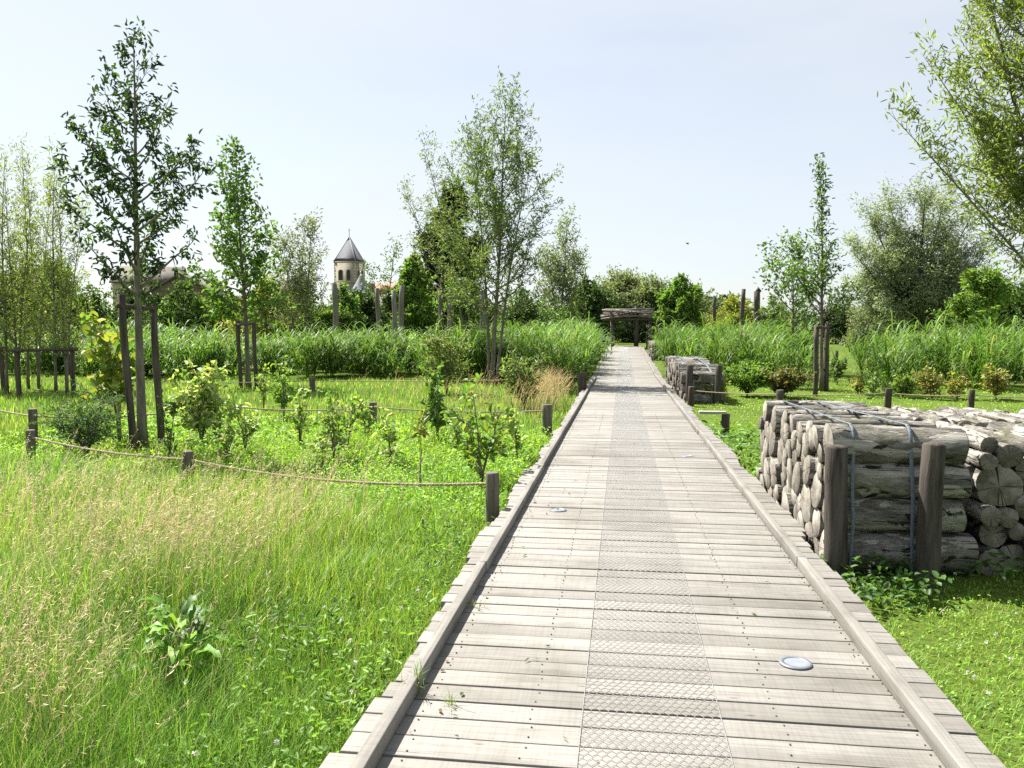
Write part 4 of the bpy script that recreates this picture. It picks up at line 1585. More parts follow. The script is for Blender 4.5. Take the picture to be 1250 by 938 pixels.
# the overhanging willow at the right edge
b = on_ground(1318, 15.5)
H = 10.5
tree('willow_tree', 'large overhanging willow at the right edge with branches sweeping up and out', b,
     [(-1.45, 0.2, H * 1.04, 0.11, 0, 0), (-1.7, 0.9, H * 0.88, 0.09, 0.1, 0.2), (-0.3, -0.5, H * 1.0, 0.12, 0.2, 0), (0.9, 0.3, H * 0.9, 0.12, 0.4, 0.2)],
     0.36, 1.8, 'even', 46, (0.2, 0.95), 6, 26, (0.135, 0.03), [(0.22, 0.285, 0.085), (0.27, 0.32, 0.12), (0.15, 0.215, 0.06)] + YEL[1:2], seed=87, cluster=2, spread=0.09, along=0.8, droop=0.1, minr=0.003, twl=0.4, hs=1.0,
     extra=[([(-4.35, 0, 5.75, 0.055, 1.0, 0), (-3.6, 0.4, 6.9, 0.055, 0.9, 0.1), (-3.0, -0.3, 5.2, 0.05, 1.0, 0.1)], 0.48, 1.0, 'even', 26, (0.3, 1.1))])
RB = 'bushes and trees in the right background'
for i, (px, Y, top, rx, cols, lab) in enumerate(((1196, 44, 322, 1.5, LIGHT + YEL[1:2], 'loose yellow green tree right of the grey willow'), (1236, 70, 342, 3.2, DARK + MID[:1], 'dark tree in the background at the right edge'),
                                                 (1290, 66, 318, 4.0, MID, 'green tree beyond the right picture edge'), (1060, 72, 372, 2.4, GREYW, 'grey bush at the left foot of the grey willow'),
                                                 (1195, 76, 366, 2.6, MID, 'low bush behind the grey willow at right'), (945, 64, 372, 2.2, MID + GREYW, 'green bush behind the tall poles and the bushy tree'),
                                                 (1020, 80, 380, 2.6, DARK, 'dark low bush far behind the spired tree'), (865, 78, 382, 1.6, GREYW + MID, 'small bush behind the leftmost tall pole'))):
    b = on_ground(px, Y)
    bush('bush', lab, b, (rx, rx * 0.8, hgt(px, top, Y, b)), int(2300 * rx), (0.28, 0.15), cols, seed=110 + i, lumps=24, lump_r=0.34, cat='bush', group=RB, limbs=6)


# far wood along the horizon, one mass
def far_wood():
    rng = np.random.default_rng(9)
    n = 60000
    x = rng.uniform(-190, 150, n)
    hh = 4.2 + 2.6 * np.sin(x * 0.11) * np.sin(x * 0.037 + 1) + 1.5 * np.sin(x * 0.43)
    hh = np.clip(hh, 1.8, 8)
    z = hh * rng.random(n) ** 0.7
    y = 165 + 9 * rng.normal(size=n) + 4 * np.sin(x * 0.2)
    P = np.stack((x, y, z + 0.4), 1)
    V, F = leaf_mesh(rng, P, unit(rng.normal(size=(n, 3))), rng.uniform(0.7, 1.3, n), rng.uniform(0.5, 0.8, n))
    c = pal(rng, n, [(0.06, 0.095, 0.04), (0.075, 0.11, 0.05), (0.045, 0.075, 0.035)])
    o = fast('far_wood', V, F, M['leaf'], None, np.repeat(c, 6, 0))
    tag(o, 'far belt of woodland along the horizon', 'woodland', None, 'stuff')


far_wood()


# ------------------------------------------------------------------ poles beyond the reeds
def pole(px, top, Y, wpx, label, kind='round', mat='pole'):
    b = on_ground(px, Y)
    h = hgt(px, top, Y, b)
    r = 0.88 * wpx / FPX * Y / 2
    rng = random.Random(px)
    mb = MB()
    zs = [-0.2, h * 0.3, h * 0.6, h * 0.85, h]
    mb.tube([(0.03 * math.sin(z * 2 + px), 0, z) for z in zs], [r * q for q in (1.05, 1.02, 1.0, 0.98, 0.93)], 10)
    o = mb.build('wooden_pole', M[mat], None, b, True)
    o.rotation_euler = (0, rng.uniform(-0.03, 0.03), 0)
    if kind == 'notched':
        m = MB()
        m.tube([(-r * 0.3, 0, h - 0.05), (r * 0.2, 0, h + 0.12), (r * 0.9, 0.02, h - 0.02)], [r * 0.6, r * 0.8, r * 0.5], 8)
        m.tube([(0, -0.02, h * 0.72), (-r * 1.7, -0.05, h * 0.76)], [r * 0.35, r * 0.25], 6)
        m.tube([(0, 0, h * 0.55), (r * 0.4, 0, h * 0.62), (r * 0.2, 0, h * 0.7)], [r * 1.05, r * 1.2, r * 1.0], 8)
        m.build('broken_limb', M[mat], o)
    tag(o, label, 'pole', 'tall wooden poles standing beyond the reed beds')


pole(411, 346, 38, 8.5, 'thick grey pole directly in front of the church tower')
pole(463, 352, 38, 6.5, 'tan pole standing right of the church apse')
pole(481, 355, 40, 7, 'grey pole, left one of the close pair right of the church')
pole(489, 349, 39, 7.5, 'grey pole, right one of the close pair right of the church')
pole(537, 355, 40, 6.5, 'brown pole at the foot of the evergreen, left of two')
pole(548, 352, 39, 7, 'brown pole at the foot of the evergreen, right of two')
pole(588, 357, 38, 8.5, 'lichen grey pole beside the stems of the tall willow')
pole(873, 362, 44, 4.5, 'thin pole above the right reeds, leftmost of three', mat='stake')
pole(905, 353, 42, 5.5, 'straight pole above the right reeds, middle of three', mat='stake')
pole(921, 356, 42, 8.5, 'thick gnarled pole above the right reeds with a broken head', 'notched', 'stake')


# ------------------------------------------------------------------ buildings
def wall_block(w_, d_, h_, z0=0.0):
    m = MB()
    m.box((0, 0, z0 + h_ / 2), (w_, d_, h_))
    return m


def arch_window(root, x, y, z, w_, h_, face):
    """dark arched opening set into a wall, with a raised stone surround; face 'y' looks to -y, 'x' to +x"""
    n = 10
    prof = [(-w_ / 2, 0), (w_ / 2, 0)] + [(w_ / 2 * math.cos(a), h_ - w_ / 2 + w_ / 2 * math.sin(a)) for a in [math.pi * i / n for i in range(n + 1)]]

    def P(u, v, d):
        return (x + u, y - d, z + v) if face == 'y' else (x + d, y + u, z + v)
    m = MB()
    k = len(prof)
    V = [P(u, v, 0.03) for u, v in prof]
    m.add(V, [tuple(range(k))])
    wd = m.build('window', M['dark'], root)
    s = MB()
    prof2 = [(u * 1.3, v * 1.06 + (-0.08 if v == 0 else 0)) for u, v in prof]
    V = [P(u, v, 0.04) for u, v in prof] + [P(u, v, 0.14) for u, v in prof] + [P(u, v, 0.14) for u, v in prof2] + [P(u, v, 0.0) for u, v in prof2]
    F = []
    for i in range(k):
        j = (i + 1) % k
        for q in range(3):
            F.append((q * k + i, q * k + j, (q + 1) * k + j, (q + 1) * k + i))
    s.add(V, F)
    s.build('window_surround', M['lime'], wd)


def church():
    Y = 150.0
    b = on_ground(428, Y)
    b.z = 0.4
    root = thing('church', 'small stone church with slate pointed tower, conical apse roof and clay tiled nave', 'church', b, None, math.radians(-6))
    s = Y / FPX * 1.06
    tw = 26.5 * s
    top = hgt(428, 322, Y, b)
    wall_block(tw, tw, top).build('tower_wall', M['lime'], root)
    c = MB()
    c.box((0, 0, top + 0.12), (tw + 0.18, tw + 0.18, 0.30))
    c.build('cornice', M['lime'], root)
    qn = MB()
    for sx in (-1, 1):
        for sy in (-1, 1):
            for k in range(int(top / 0.55)):
                e = 0.34 if k % 2 else 0.24
                qn.box((sx * (tw / 2 - e / 2 + 0.05), sy * (tw / 2 - e / 2 + 0.05), 0.3 + k * 0.55), (e, e, 0.50))
    qn.build('quoins', M['cream'], root)
    sc2 = MB()
    sc2.box((0, 0, hgt(428, 345, Y, b)), (tw + 0.16, tw + 0.16, 0.18))
    sc2.build('string_course', M['cream'], root)
    apex = hgt(426, 289, Y, b)
    h = tw / 2 + 0.12
    r = MB()
    rings = []
    for q, z in ((1.0, top + 0.28), (0.86, top + 0.85), (0.0, apex)):
        rings.append([(sx * h * q, sy * h * q, z) for sx, sy in ((-1, -1), (1, -1), (1, 1), (-1, 1))])
    V = rings[0] + rings[1] + [(0, 0, apex)]
    F = [(3, 2, 1, 0)]
    for i in range(4):
        j = (i + 1) % 4
        F += [(i, j, 4 + j, 4 + i), (4 + i, 4 + j, 8)]
    r.add(V, F)
    roof = r.build('roof', M['slate'], root)
    f = MB()
    for i in range(4):
        f.tube([V[i], V[4 + i], V[8]], 0.10, 5)
    f.build('hip_capping', M['lead'], roof)
    x = MB()
    x.tube([(0, 0, apex - 0.2), (0, 0, apex + 1.6)], 0.05, 6)
    x.tube([(-0.25, 0, apex + 1.2), (0.25, 0, apex + 1.2)], 0.04, 6)
    x.build('cross', M['dark'], roof)
    z0 = hgt(428, 343, Y, b)
    for u in (-0.82, 0.82):
        arch_window(root, u, -tw / 2, z0, 0.78, 1.9, 'y')
    for u in (-0.85, 0.85):
        arch_window(root, tw / 2, u, z0, 0.8, 1.9, 'x')
    # round apse in front, to the right
    ax, ay = 3.9, -tw / 2 - 1.2
    za = hgt(455, 361, Y, b)
    n = 24
    ra = 2.15
    m = MB()
    m.tube([(ax, ay, 0), (ax, ay, za)], ra, n)
    m.build('apse_wall', M['lime'], root, smooth=False)
    m = MB()
    zt = hgt(441, 336, Y, b)
    hh = zt - za
    m.tube([(ax, ay, za), (ax, ay, za + 0.12), (ax, ay, za + hh * 0.22), (ax, ay, za + hh * 0.55), (ax, ay, za + hh * 0.86), (ax, ay, zt)], [2.75, 2.6, 1.85, 1.05, 0.4, 0.03], n)
    m.build('apse_roof', M['lead'], root, smooth=True)
    # nave
    zr, ze = hgt(455, 346, Y, b), hgt(475, 360, Y, b)
    x0, x1, dw = tw / 2 + 0.06, tw / 2 + 14, 3.2
    m = MB()
    m.box(((x0 + x1) / 2, 0.5, ze / 2), (x1 - x0, dw * 2, ze))
    m.build('nave_wall', M['lime'], root)
    m = MB()
    V = [(x0, 0.5 - dw - 0.4, ze - 0.15), (x1 + 0.4, 0.5 - dw - 0.4, ze - 0.15), (x1 + 0.4, 0.5, zr), (x0, 0.5, zr), (x0, 0.5 + dw + 0.4, ze - 0.15), (x1 + 0.4, 0.5 + dw + 0.4, ze - 0.15)]
    m.add(V, [(0, 1, 2, 3), (3, 2, 5, 4), (0, 3, 4), (1, 5, 2), (0, 4, 5, 1)])
    m.build('nave_roof', M['tile'], root)


church()


def house(name, label, px, Y, w_, d_, eave, ridge, rz, wallm, roofm, gable_front=True, wins=()):
    b = on_ground(px, Y)
    b.z = 0.35
    root = thing(name, label, 'house', b, None, rz)
    m = MB()
    x, y = w_ / 2, d_ / 2
    if gable_front:
        V = [(-x, -y, -0.3), (x, -y, -0.3), (x, -y, eave), (0, -y, ridge), (-x, -y, eave), (-x, y, -0.3), (x, y, -0.3), (x, y, eave), (0, y, ridge), (-x, y, eave)]
        m.add(V, [(0, 1, 2, 3, 4), (9, 8, 7, 6, 5), (1, 6, 7, 2), (0, 4, 9, 5)])
    else:
        V = [(-x, -y, -0.3), (x, -y, -0.3), (x, -y, eave), (-x, -y, eave), (-x, y, -0.3), (x, y, -0.3), (x, y, eave), (-x, y, eave), (-x, 0, ridge), (x, 0, ridge)]
        m.add(V, [(0, 1, 2, 3), (5, 4, 7, 6), (0, 3, 8, 7, 4), (1, 5, 6, 9, 2)])
    m.build('wall', wallm, root)
    r = MB()
    t = 0.16
    if gable_front:
        for s in (-1, 1):
            ov = 0.3
            k = (ridge - eave) / x
            a = [(s * (x + ov), -y - 0.25, eave - k * ov + 0.03), (0, -y - 0.25, ridge + 0.03), (0, y + 0.25, ridge + 0.03), (s * (x + ov), y + 0.25, eave - k * ov + 0.03)]
            V = a + [(p[0], p[1], p[2] + t) for p in a]
            r.add(V, [(0, 1, 2, 3), (7, 6, 5, 4), (0, 4, 5, 1), (1, 5, 6, 2), (2, 6, 7, 3), (3, 7, 4, 0)])
    else:
        for s in (-1, 1):
            ov = 0.3
            k = (ridge - eave) / y
            a = [(-x - 0.25, s * (y + ov), eave - k * ov + 0.03), (-x - 0.25, 0, ridge + 0.03), (x + 0.25, 0, ridge + 0.03), (x + 0.25, s * (y + ov), eave - k * ov + 0.03)]
            V = a + [(p[0], p[1], p[2] + t) for p in a]
            r.add(V, [(0, 1, 2, 3), (7, 6, 5, 4), (0, 4, 5, 1), (1, 5, 6, 2), (2, 6, 7, 3), (3, 7, 4, 0)])
    r.build('roof', roofm, root)
    for (u, z, ww, hh) in wins:
        q = MB()
        q.box((u, -y - 0.01, z), (ww, 0.06, hh))
        wd = q.build('window', M['dark'], root)
        f = MB()
        f.box((u, -y - 0.03, z - hh / 2 - 0.06), (ww + 0.2, 0.14, 0.1))
        f.build('sill', M['lime'], wd)
    return root


b = on_ground(238, 72)
house('stone_house', 'old rubble stone gable house behind the left trees', 240, 72, 9.6, 9, hgt(240, 372, 72, b) - 0.2, hgt(240, 338, 72, b), math.radians(14), M['rubble'], M['browntile'], True,
      ((-1.6, 3.4, 0.8, 1.0), (1.5, 3.4, 0.8, 1.0)))
b = on_ground(190, 82)
house('white_house', 'pale rendered house top seen through the dark leaved tree', 188, 84, 6.5, 7, hgt(190, 346, 84, b), hgt(190, 326, 84, b), math.radians(20), M['cream'], M['browntile'], False, ((0.5, 4.6, 0.8, 1.0),))
b = on_ground(357, 62)
house('cream_house', 'cream walled house behind the pale silvery tree', 352, 66, 3.4, 5, hgt(352, 356, 66, b), hgt(352, 344, 66, b), math.radians(22), M['cream'], M['browntile'], False, ((0.6, 2.4, 0.6, 0.9),))
b = on_ground(1153, 100)
house('distant_house', 'small house with orange clay roof behind the grey willow', 1153, 100, 7.5, 6, hgt(1153, 389, 100, b), hgt(1153, 377, 100, b), math.radians(-6), M['cream'], M['tile'], False, ((-1.5, 1.3, 0.7, 0.8),))


# ------------------------------------------------------------------ pergola
def pergola():
    Y = 58.6
    z = gz(0, Y)
    rng = random.Random(4)
    root = thing('pergola', 'rustic timber pergola with a roof of bundled branches at the end of the boardwalk', 'pergola', (0, Y, z))
    xs = [PT(747, 400, Y).x, PT(777, 400, Y).x, PT(793, 400, Y).x]
    top = PT(760, 390, Y).z - z
    for x in xs:
        for dy in (0, 3.6):
            m = MB()
            hh = top + (0.95 if (abs(x - xs[1]) < 0.01 and dy == 0) else 0.05)
            m.tube([(x, dy, -0.2), (x + 0.03, dy, hh * 0.5), (x - 0.02, dy, hh)], [0.15, 0.14, 0.12], 8)
            m.build('post', M['stake'], root, smooth=True)
    x0, x1 = PT(736, 390, Y).x, PT(797, 390, Y).x
    for dy in (-0.12, 3.5):
        m = MB()
        m.tube([(x0, dy, top), (x1, dy, top + 0.03)], 0.11, 8)
        m.build('beam', M['stake'], root, smooth=True)
    m = MB()
    for i in range(120):
        yy = rng.uniform(-0.5, 4.1)
        a, c = rng.uniform(x0 - 0.3, x0 + 1.6), rng.uniform(x1 - 1.6, x1 + 0.2)
        h0 = top + 0.14 + rng.random() ** 1.5 * 0.55
        m.tube([(a, yy, h0 + rng.uniform(-0.16, 0.16)), ((a + c) / 2, yy + rng.uniform(-0.2, 0.2), h0 + 0.05), (c, yy + rng.uniform(-0.2, 0.2), h0 + rng.uniform(-0.15, 0.1))], rng.uniform(0.03, 0.075), 5)
    for i in range(46):
        x = rng.uniform(x0, x1)
        m.tube([(x, -0.6, top + 0.2 + rng.random() * 0.4), (x + rng.uniform(-0.3, 0.3), 4.2, top + 0.2 + rng.random() * 0.4)], 0.035, 5)
    m.build('branch_roof', M['branch'], root, smooth=True)


pergola()
pb = PT(739, 408, 57.0)
bn = thing('bench', 'small grey timber bench beside the left pergola post', 'bench', (pb.x, 57.0, gz(pb.x, 57.0)))
m = MB(); m.box((0, 0, 0.45), (1.3, 0.4, 0.07)); m.build('seat', M['plankboard'], bn, bevel=0.01)
m = MB(); m.box((0, 0.24, 0.78), (1.3, 0.05, 0.22)); m.build('backrest', M['plankboard'], bn, bevel=0.01)
for u in (-0.5, 0.5):
    m = MB(); m.box((u, 0, 0.205), (0.1, 0.36, 0.41)); m.box((u, 0.24, 0.44), (0.08, 0.05, 0.88)); m.build('leg', M['stake'], bn)


# ------------------------------------------------------------------ reed beds
def reed_bed(label, inside, box, n, seed, hmean=1.95, cols=None):
    rng = np.random.default_rng(seed)
    per_c = 15
    nc = n // per_c
    cx = rng.uniform(box[0], box[1], nc)
    cy = rng.uniform(box[2], box[3], nc)
    if inside is not None:
        k = inside(cx, cy)
        cx, cy = cx[k], cy[k]
    nc = len(cx)
    Hc = hmean * rng.uniform(0.78, 1.16, nc) * (1 + 0.10 * noise2(cx * 0.8, cy * 0.8, seed))
    rad = np.abs(rng.normal(0, 0.24, (nc, per_c)))
    th = rng.uniform(0, 2 * np.pi, (nc, per_c))
    x = (cx[:, None] + rad * np.cos(th)).ravel()
    y = (cy[:, None] + rad * np.sin(th)).ravel()
    lean = (rad * 1.0).ravel()
    th = th.ravel()
    H = (Hc[:, None] * rng.uniform(0.72, 1.08, (nc, per_c)) * (1 - 0.35 * np.minimum(rad, 0.6))).ravel()
    n = len(x)
    per = 9
    P = np.repeat(np.stack((x, y, gz_np(x, y)), 1), per, 0)
    Hs = np.repeat(H, per)
    t = np.tile(np.linspace(0.08, 0.80, per), n) + rng.normal(0, 0.05, n * per)
    az = np.repeat(th, per) + rng.normal(0, 1.15, n * per)
    out = np.stack((np.cos(th), np.sin(th)), 1) * (lean * 0.9)[:, None]
    stl = np.repeat(out + rng.normal(0, 0.07, (n, 2)), per, 0)
    P[:, 2] += Hs * t * 0.72
    P[:, :2] += stl * (t ** 1.5 * Hs)[:, None]
    L = rng.uniform(0.7, 1.4, n * per) * np.repeat(np.repeat(Hc / hmean, per_c), per)
    N_ = n * per
    dist = np.hypot(P[:, 0], P[:, 1])
    wd = np.clip(0.0014 * dist, 0.025, 0.07) * rng.uniform(0.6, 1.3, N_)
    dirv = np.stack((np.cos(az), np.sin(az)), 1)
    side = np.stack((-np.sin(az), np.cos(az)), 1)
    up0 = rng.uniform(0.85, 1.4, N_)
    segs = 5
    V = np.empty((N_, segs * 2 + 1, 3), dtype=np.float32)
    pos = P.copy()
    e = up0.copy()
    bend = rng.uniform(0.35, 1.0, N_)
    for s in range(segs + 1):
        if s < segs:
            ww = (wd * (1 - 0.7 * (s / segs) ** 1.5) * 0.5)[:, None]
            V[:, 2 * s, :2] = pos[:, :2] - side * ww
            V[:, 2 * s + 1, :2] = pos[:, :2] + side * ww
            V[:, 2 * s, 2] = pos[:, 2]
            V[:, 2 * s + 1, 2] = pos[:, 2]
        else:
            V[:, 2 * s] = pos
        st = L / segs
        pos[:, :2] += dirv * (np.cos(e) * st)[:, None]
        pos[:, 2] += np.sin(e) * st
        e = e - bend * (0.35 + 0.22 * s)
    k = segs * 2 + 1
    b = np.arange(N_)[:, None] * k
    perf = []
    for s in range(segs - 1):
        perf += [2 * s, 2 * s + 1, 2 * s + 3, 2 * s + 2]
    perf += [2 * (segs - 1), 2 * (segs - 1) + 1, 2 * segs]
    loops = (b + np.array(perf)[None, :]).ravel()
    sizes = np.tile(np.array([4] * (segs - 1) + [3]), N_)
    cols = cols or [(0.115, 0.215, 0.042), (0.085, 0.165, 0.035), (0.15, 0.25, 0.05), (0.21, 0.30, 0.09), (0.28, 0.28, 0.12)]
    c = pal(rng, N_, cols, [0.34, 0.28, 0.22, 0.14, 0.02]) * np.repeat(np.repeat(rng.uniform(0.8, 1.2, nc), per_c), per)[:, None]
    o = fast('reed_bed', V.reshape(-1, 3), loops, M['reed'], None, np.repeat(c, k, 0), False, None, sizes)
    tag(o, label, 'reeds', None, 'stuff')


def wav(y0, amp, sc, seed):
    return lambda x, y: y > y0 + amp * np.sin(x * sc + seed) + amp * 0.5 * np.sin(x * sc * 2.3)


reed_bed('long bed of tall green reeds across the meadow at left', wav(28.2, 1.0, 0.5, 1), (-34, -4.5, 26.5, 35.5), 3400, 1, 2.2)
reed_bed('tall reeds arching over the left edge of the boardwalk', lambda x, y: (x > -5.5 + 0.06 * (y - 24)) & ((x < -1.75) | ((y > 26) & (y < 34))) & (y > 25.5 - (x + 1.2) * 0.7), (-5.2, -1.6, 24.5, 50), 2300, 2, 2.35)
reed_bed('tall reed bed right of the boardwalk behind the distant log pile', lambda x, y: (y > 28.2 - 0.35 * x) & ((x > 2.8) | (y > 31)) & (x < 5.9 + 0.2 * (y - 27)), (1.75, 9.5, 25.5, 42), 2300, 3, 2.4)
reed_bed('wide reed bed at far right below the grey willow', lambda x, y: (x > 7.75 + 0.26 * (y - 27)) & (y > 26.2 + 0.8 * np.sin(x * 0.6)), (6.8, 26, 25.2, 36), 2500, 4, 2.35)


# ------------------------------------------------------------------ grass
def in_reeds(x, y):
    return ((x < -4.5) & (y > 29.5)) | ((x < -1.3) & (y > 28.5)) | ((x > 1.5) & (x < 6.6) & (y > 29.5)) | ((x > 8.6) & (y > 28.5))


def in_piles(x, y):
    return ((x > 1.6) & (x < 2.7) & (y > 6.1) & (y < 9.2)) | ((x > 2.75) & (x < 4.9) & (y > 6.35) & (y < 9.1)) | ((x > 1.6) & (x < 2.6) & (y > 20.5) & (y < 28.3))


def garden(x, y):
    """the roped bed with low bright ground cover, left of the deck"""
    return (x < -1.2) & (y > 7.3 + 0.30 * (-1.2 - x)) & (y < 14.0 + 0.15 * (-1.2 - x)) & (x > -9.5)


def polar(rng, n, r0, r1, a0=-62, a1=52):
    r = np.exp(rng.uniform(math.log(r0), math.log(r1), n))
    a = np.radians(rng.uniform(a0, a1, n)) - YAW
    return r * np.sin(a), r * np.cos(a), r


def grass_field(name, label, n, r0, r1, accept, height, cols, wts, seed, lean=(0.15, 0.6), wmin=0.0036, wk=0.00105, mat='grass', segs=2, azm=None, var=0.2):
    rng = np.random.default_rng(seed)
    x, y, r = polar(rng, n, r0, r1)
    k = accept(x, y, rng)
    x, y, r = x[k], y[k], r[k]
    n = len(x)
    h = height(x, y) * rng.uniform(0.55, 1.25, n)
    P = np.stack((x, y, gz_np(x, y) - 0.01), 1)
    az = rng.uniform(0, 2 * np.pi, n) if azm is None else rng.normal(azm, 0.9, n)
    ln = rng.uniform(lean[0], lean[1], n)
    wd = np.maximum(wmin, wk * r) * rng.uniform(0.7, 1.3, n)
    V, loops, sizes, kk = blade_mesh(P, h, wd, az, ln, segs)
    c = pal(rng, n, cols, wts, var)
    pt = noise2(x * 0.9, y * 0.9, seed + 3)
    c[:, 0] *= 1 + 0.22 * pt
    c[:, 1] *= 1 + 0.10 * pt
    c = np.clip(c, 0.005, 0.8)
    o = fast(name, V, loops, M[mat], None, np.repeat(c, kk, 0), False, None, sizes)
    tag(o, label, 'grass', None, 'stuff')


def deck_clear(x, y, m=0.0):
    return (x < DX0 - m) | (x > DX1 + m)


G1, G2, G3, G4 = (0.205, 0.36, 0.062), (0.275, 0.40, 0.085), (0.11, 0.235, 0.032), (0.38, 0.42, 0.16)
STRAW = (0.42, 0.35, 0.19)


def tall_h(x, y):
    edge = np.clip((-1.15 - x) / 1.6, 0.0, 1.0)
    edge = edge * np.clip(1.25 - 0.16 * np.maximum(y - 4.0, 0) - 0.02 * np.maximum(-4 - x, 0), 0.24, 1.0)
    return (0.10 + 0.38 * edge * np.clip(1.05 + 0.40 * noise2(x, y, 2) + 0.45 * noise2(x * 4.3, y * 4.3, 7), 0.25, 1.9))


grass_field('tall_grass', 'tall uncut meadow grass left of the boardwalk', 300000, 1.7, 16,
            lambda x, y, q: (x < DX0 - 0.04) & ~garden(x, y) & (y < 16), tall_h, [G1, G2, G3, G4, STRAW], [0.47, 0.25, 0.22, 0.05, 0.01], 201, (0.15, 0.75), 0.003, 0.0008, segs=3)
grass_field('short_grass', 'short grass behind the roped bed left of the boardwalk', 110000, 11, 62,
            lambda x, y, q: (x < DX0 - 0.03) & ~garden(x, y) & (y > 12) & ~in_reeds(x, y), lambda x, y: 0.17 + 0.05 * noise2(x, y, 4), [G1, G2, G3, G4], [0.4, 0.33, 0.17, 0.1], 202)
grass_field('bed_grass', 'fresh bright grass inside the roped bed', 150000, 6.5, 20, lambda x, y, q: garden(x, y) & (x < DX0 - 0.03),
            lambda x, y: 0.13 + 0.07 * noise2(x * 1.5, y * 1.5, 5), [(0.24, 0.43, 0.05), (0.31, 0.46, 0.07), G3], [0.5, 0.35, 0.15], 203, (0.3, 0.9))
grass_field('lawn', 'mown lawn with clover right of the boardwalk', 240000, 1.7, 62,
            lambda x, y, q: (x > DX1 + 0.02) & ~in_piles(x, y) & ~in_reeds(x, y), lambda x, y: 0.058 + 0.028 * noise2(x * 3.5, y * 3.5, 6) + 0.03 * ((x < DX1 + 0.25)), [(0.24, 0.42, 0.05), (0.32, 0.45, 0.07), G3, (0.38, 0.44, 0.12)], [0.42, 0.3, 0.14, 0.14], 204, (0.3, 1.1))


grass_field('lawn', 'close cropped grass of the near lawn right of the boardwalk', 170000, 1.7, 13,
            lambda x, y, q: (x > DX1 + 0.04) & ~in_piles(x, y), lambda x, y: 0.045 + 0.022 * noise2(x * 5, y * 5, 9), [(0.24, 0.42, 0.05), (0.32, 0.45, 0.07), G3, (0.36, 0.40, 0.13)], [0.4, 0.28, 0.2, 0.12], 205, (0.3, 1.2), 0.0026, 0.0008)


def ground_cover(name, label, n, r0, r1, accept, zf, leaf, cols, wts, seed, flat=1.3):
    rng = np.random.default_rng(seed)
    x, y, r = polar(rng, n, r0, r1)
    k = accept(x, y, rng)
    x, y, r = x[k], y[k], r[k]
    n = len(x)
    z = gz_np(x, y) + zf(x, y) * rng.uniform(0.25, 1.1, n)
    az = rng.uniform(0, 6.28, n)
    el = rng.normal(0.25, 0.35, n)
    D = np.stack((np.cos(az) * np.cos(el), np.sin(az) * np.cos(el), np.sin(el)), 1)
    sc = np.maximum(1.0, r / 9.0)
    V, F = leaf_mesh(rng, np.stack((x, y, z), 1), D, leaf[0] * sc * rng.uniform(0.6, 1.4, n), leaf[1] * sc * rng.uniform(0.7, 1.3, n), up=flat)
    c = pal(rng, n, cols, wts, 0.2)
    o = fast(name, V, F, M['leaf'], None, np.repeat(c, 6, 0))
    tag(o, label, 'ground cover', None, 'stuff')


ground_cover('ground_cover', 'low leafy weeds and clover in the roped bed', 110000, 6.5, 20, lambda x, y, q: garden(x, y) & (q.random(len(x)) < 0.45 + 0.5 * noise2(x * 1.1, y * 1.1, 8)),
             lambda x, y: 0.14 + 0.10 * np.clip(noise2(x * 1.7, y * 1.7, 3), 0, 1), (0.036, 0.022), [(0.26, 0.43, 0.07), (0.20, 0.37, 0.05), (0.34, 0.48, 0.11), (0.12, 0.25, 0.035)], [0.35, 0.3, 0.15, 0.2], 211)
ground_cover('edge_weeds', 'small leaved weeds along the left edge of the boardwalk', 60000, 2.2, 14, lambda x, y, q: (x < DX0 - 0.06) & (x > DX0 - 0.85 + 0.5 * noise2(x * 3, y * 1.7, 5)) & (q.random(len(x)) < 0.5 + 0.6 * noise2(x * 2.3, y * 2.3, 4)),
             lambda x, y: 0.13 + 0.06 * noise2(x * 2, y * 2, 1), (0.042, 0.018), [(0.15, 0.28, 0.04), (0.19, 0.33, 0.05), (0.10, 0.20, 0.03)], None, 212)
ground_cover('meadow_weeds', 'patches of darker broad leaved weeds in the left meadow', 60000, 2.4, 14, lambda x, y, q: (x < DX0 - 0.2) & ~garden(x, y) & (noise2(x * 1.3 + 2, y * 1.1, 12) > 0.28) & (q.random(len(x)) < 0.6),
             lambda x, y: 0.20 + 0.12 * noise2(x * 2, y * 2, 1), (0.05, 0.02), [(0.11, 0.22, 0.04), (0.15, 0.27, 0.05), (0.07, 0.15, 0.03)], None, 216)
ground_cover('pile_weeds', 'dark broad leaved weeds at the foot of the near log pile', 30000, 4.4, 7.2, lambda x, y, q: (x > DX1 + 0.03) & (y > 5.5 + 0.25 * np.sin(x * 3)) & (y < 6.3) & (x < 5) & (q.random(len(x)) < 0.35 + 0.5 * noise2(x * 2.2, y * 2.2, 7)),
             lambda x, y: 0.15 + 0.09 * noise2(x * 2.5, y * 2.5, 2), (0.06, 0.034), [(0.06, 0.13, 0.03), (0.08, 0.16, 0.035), (0.05, 0.10, 0.025)], None, 213)
ground_cover('pile_side_weeds', 'bright weeds between the boardwalk and the lawn behind the near log pile', 16000, 8.5, 15, lambda x, y, q: (x > DX1 - 0.02) & (x < DX1 + 0.8) & (y > 9.2),
             lambda x, y: 0.2 + 0.1 * noise2(x * 2, y * 2, 2), (0.07, 0.04), [(0.11, 0.22, 0.04), (0.15, 0.27, 0.05), (0.07, 0.14, 0.03)], None, 214)
ground_cover('lawn_clover', 'clover leaves in the mown lawn', 70000, 2.2, 30, lambda x, y, q: (x > DX1 + 0.01) & ~in_piles(x, y) & ~in_reeds(x, y) & (q.random(len(x)) < 0.5 + 0.5 * noise2(x * 1.4, y * 1.4, 9)),
             lambda x, y: 0.05 + 0 * x, (0.019, 0.015), [(0.18, 0.34, 0.05), (0.23, 0.40, 0.065)], None, 215)


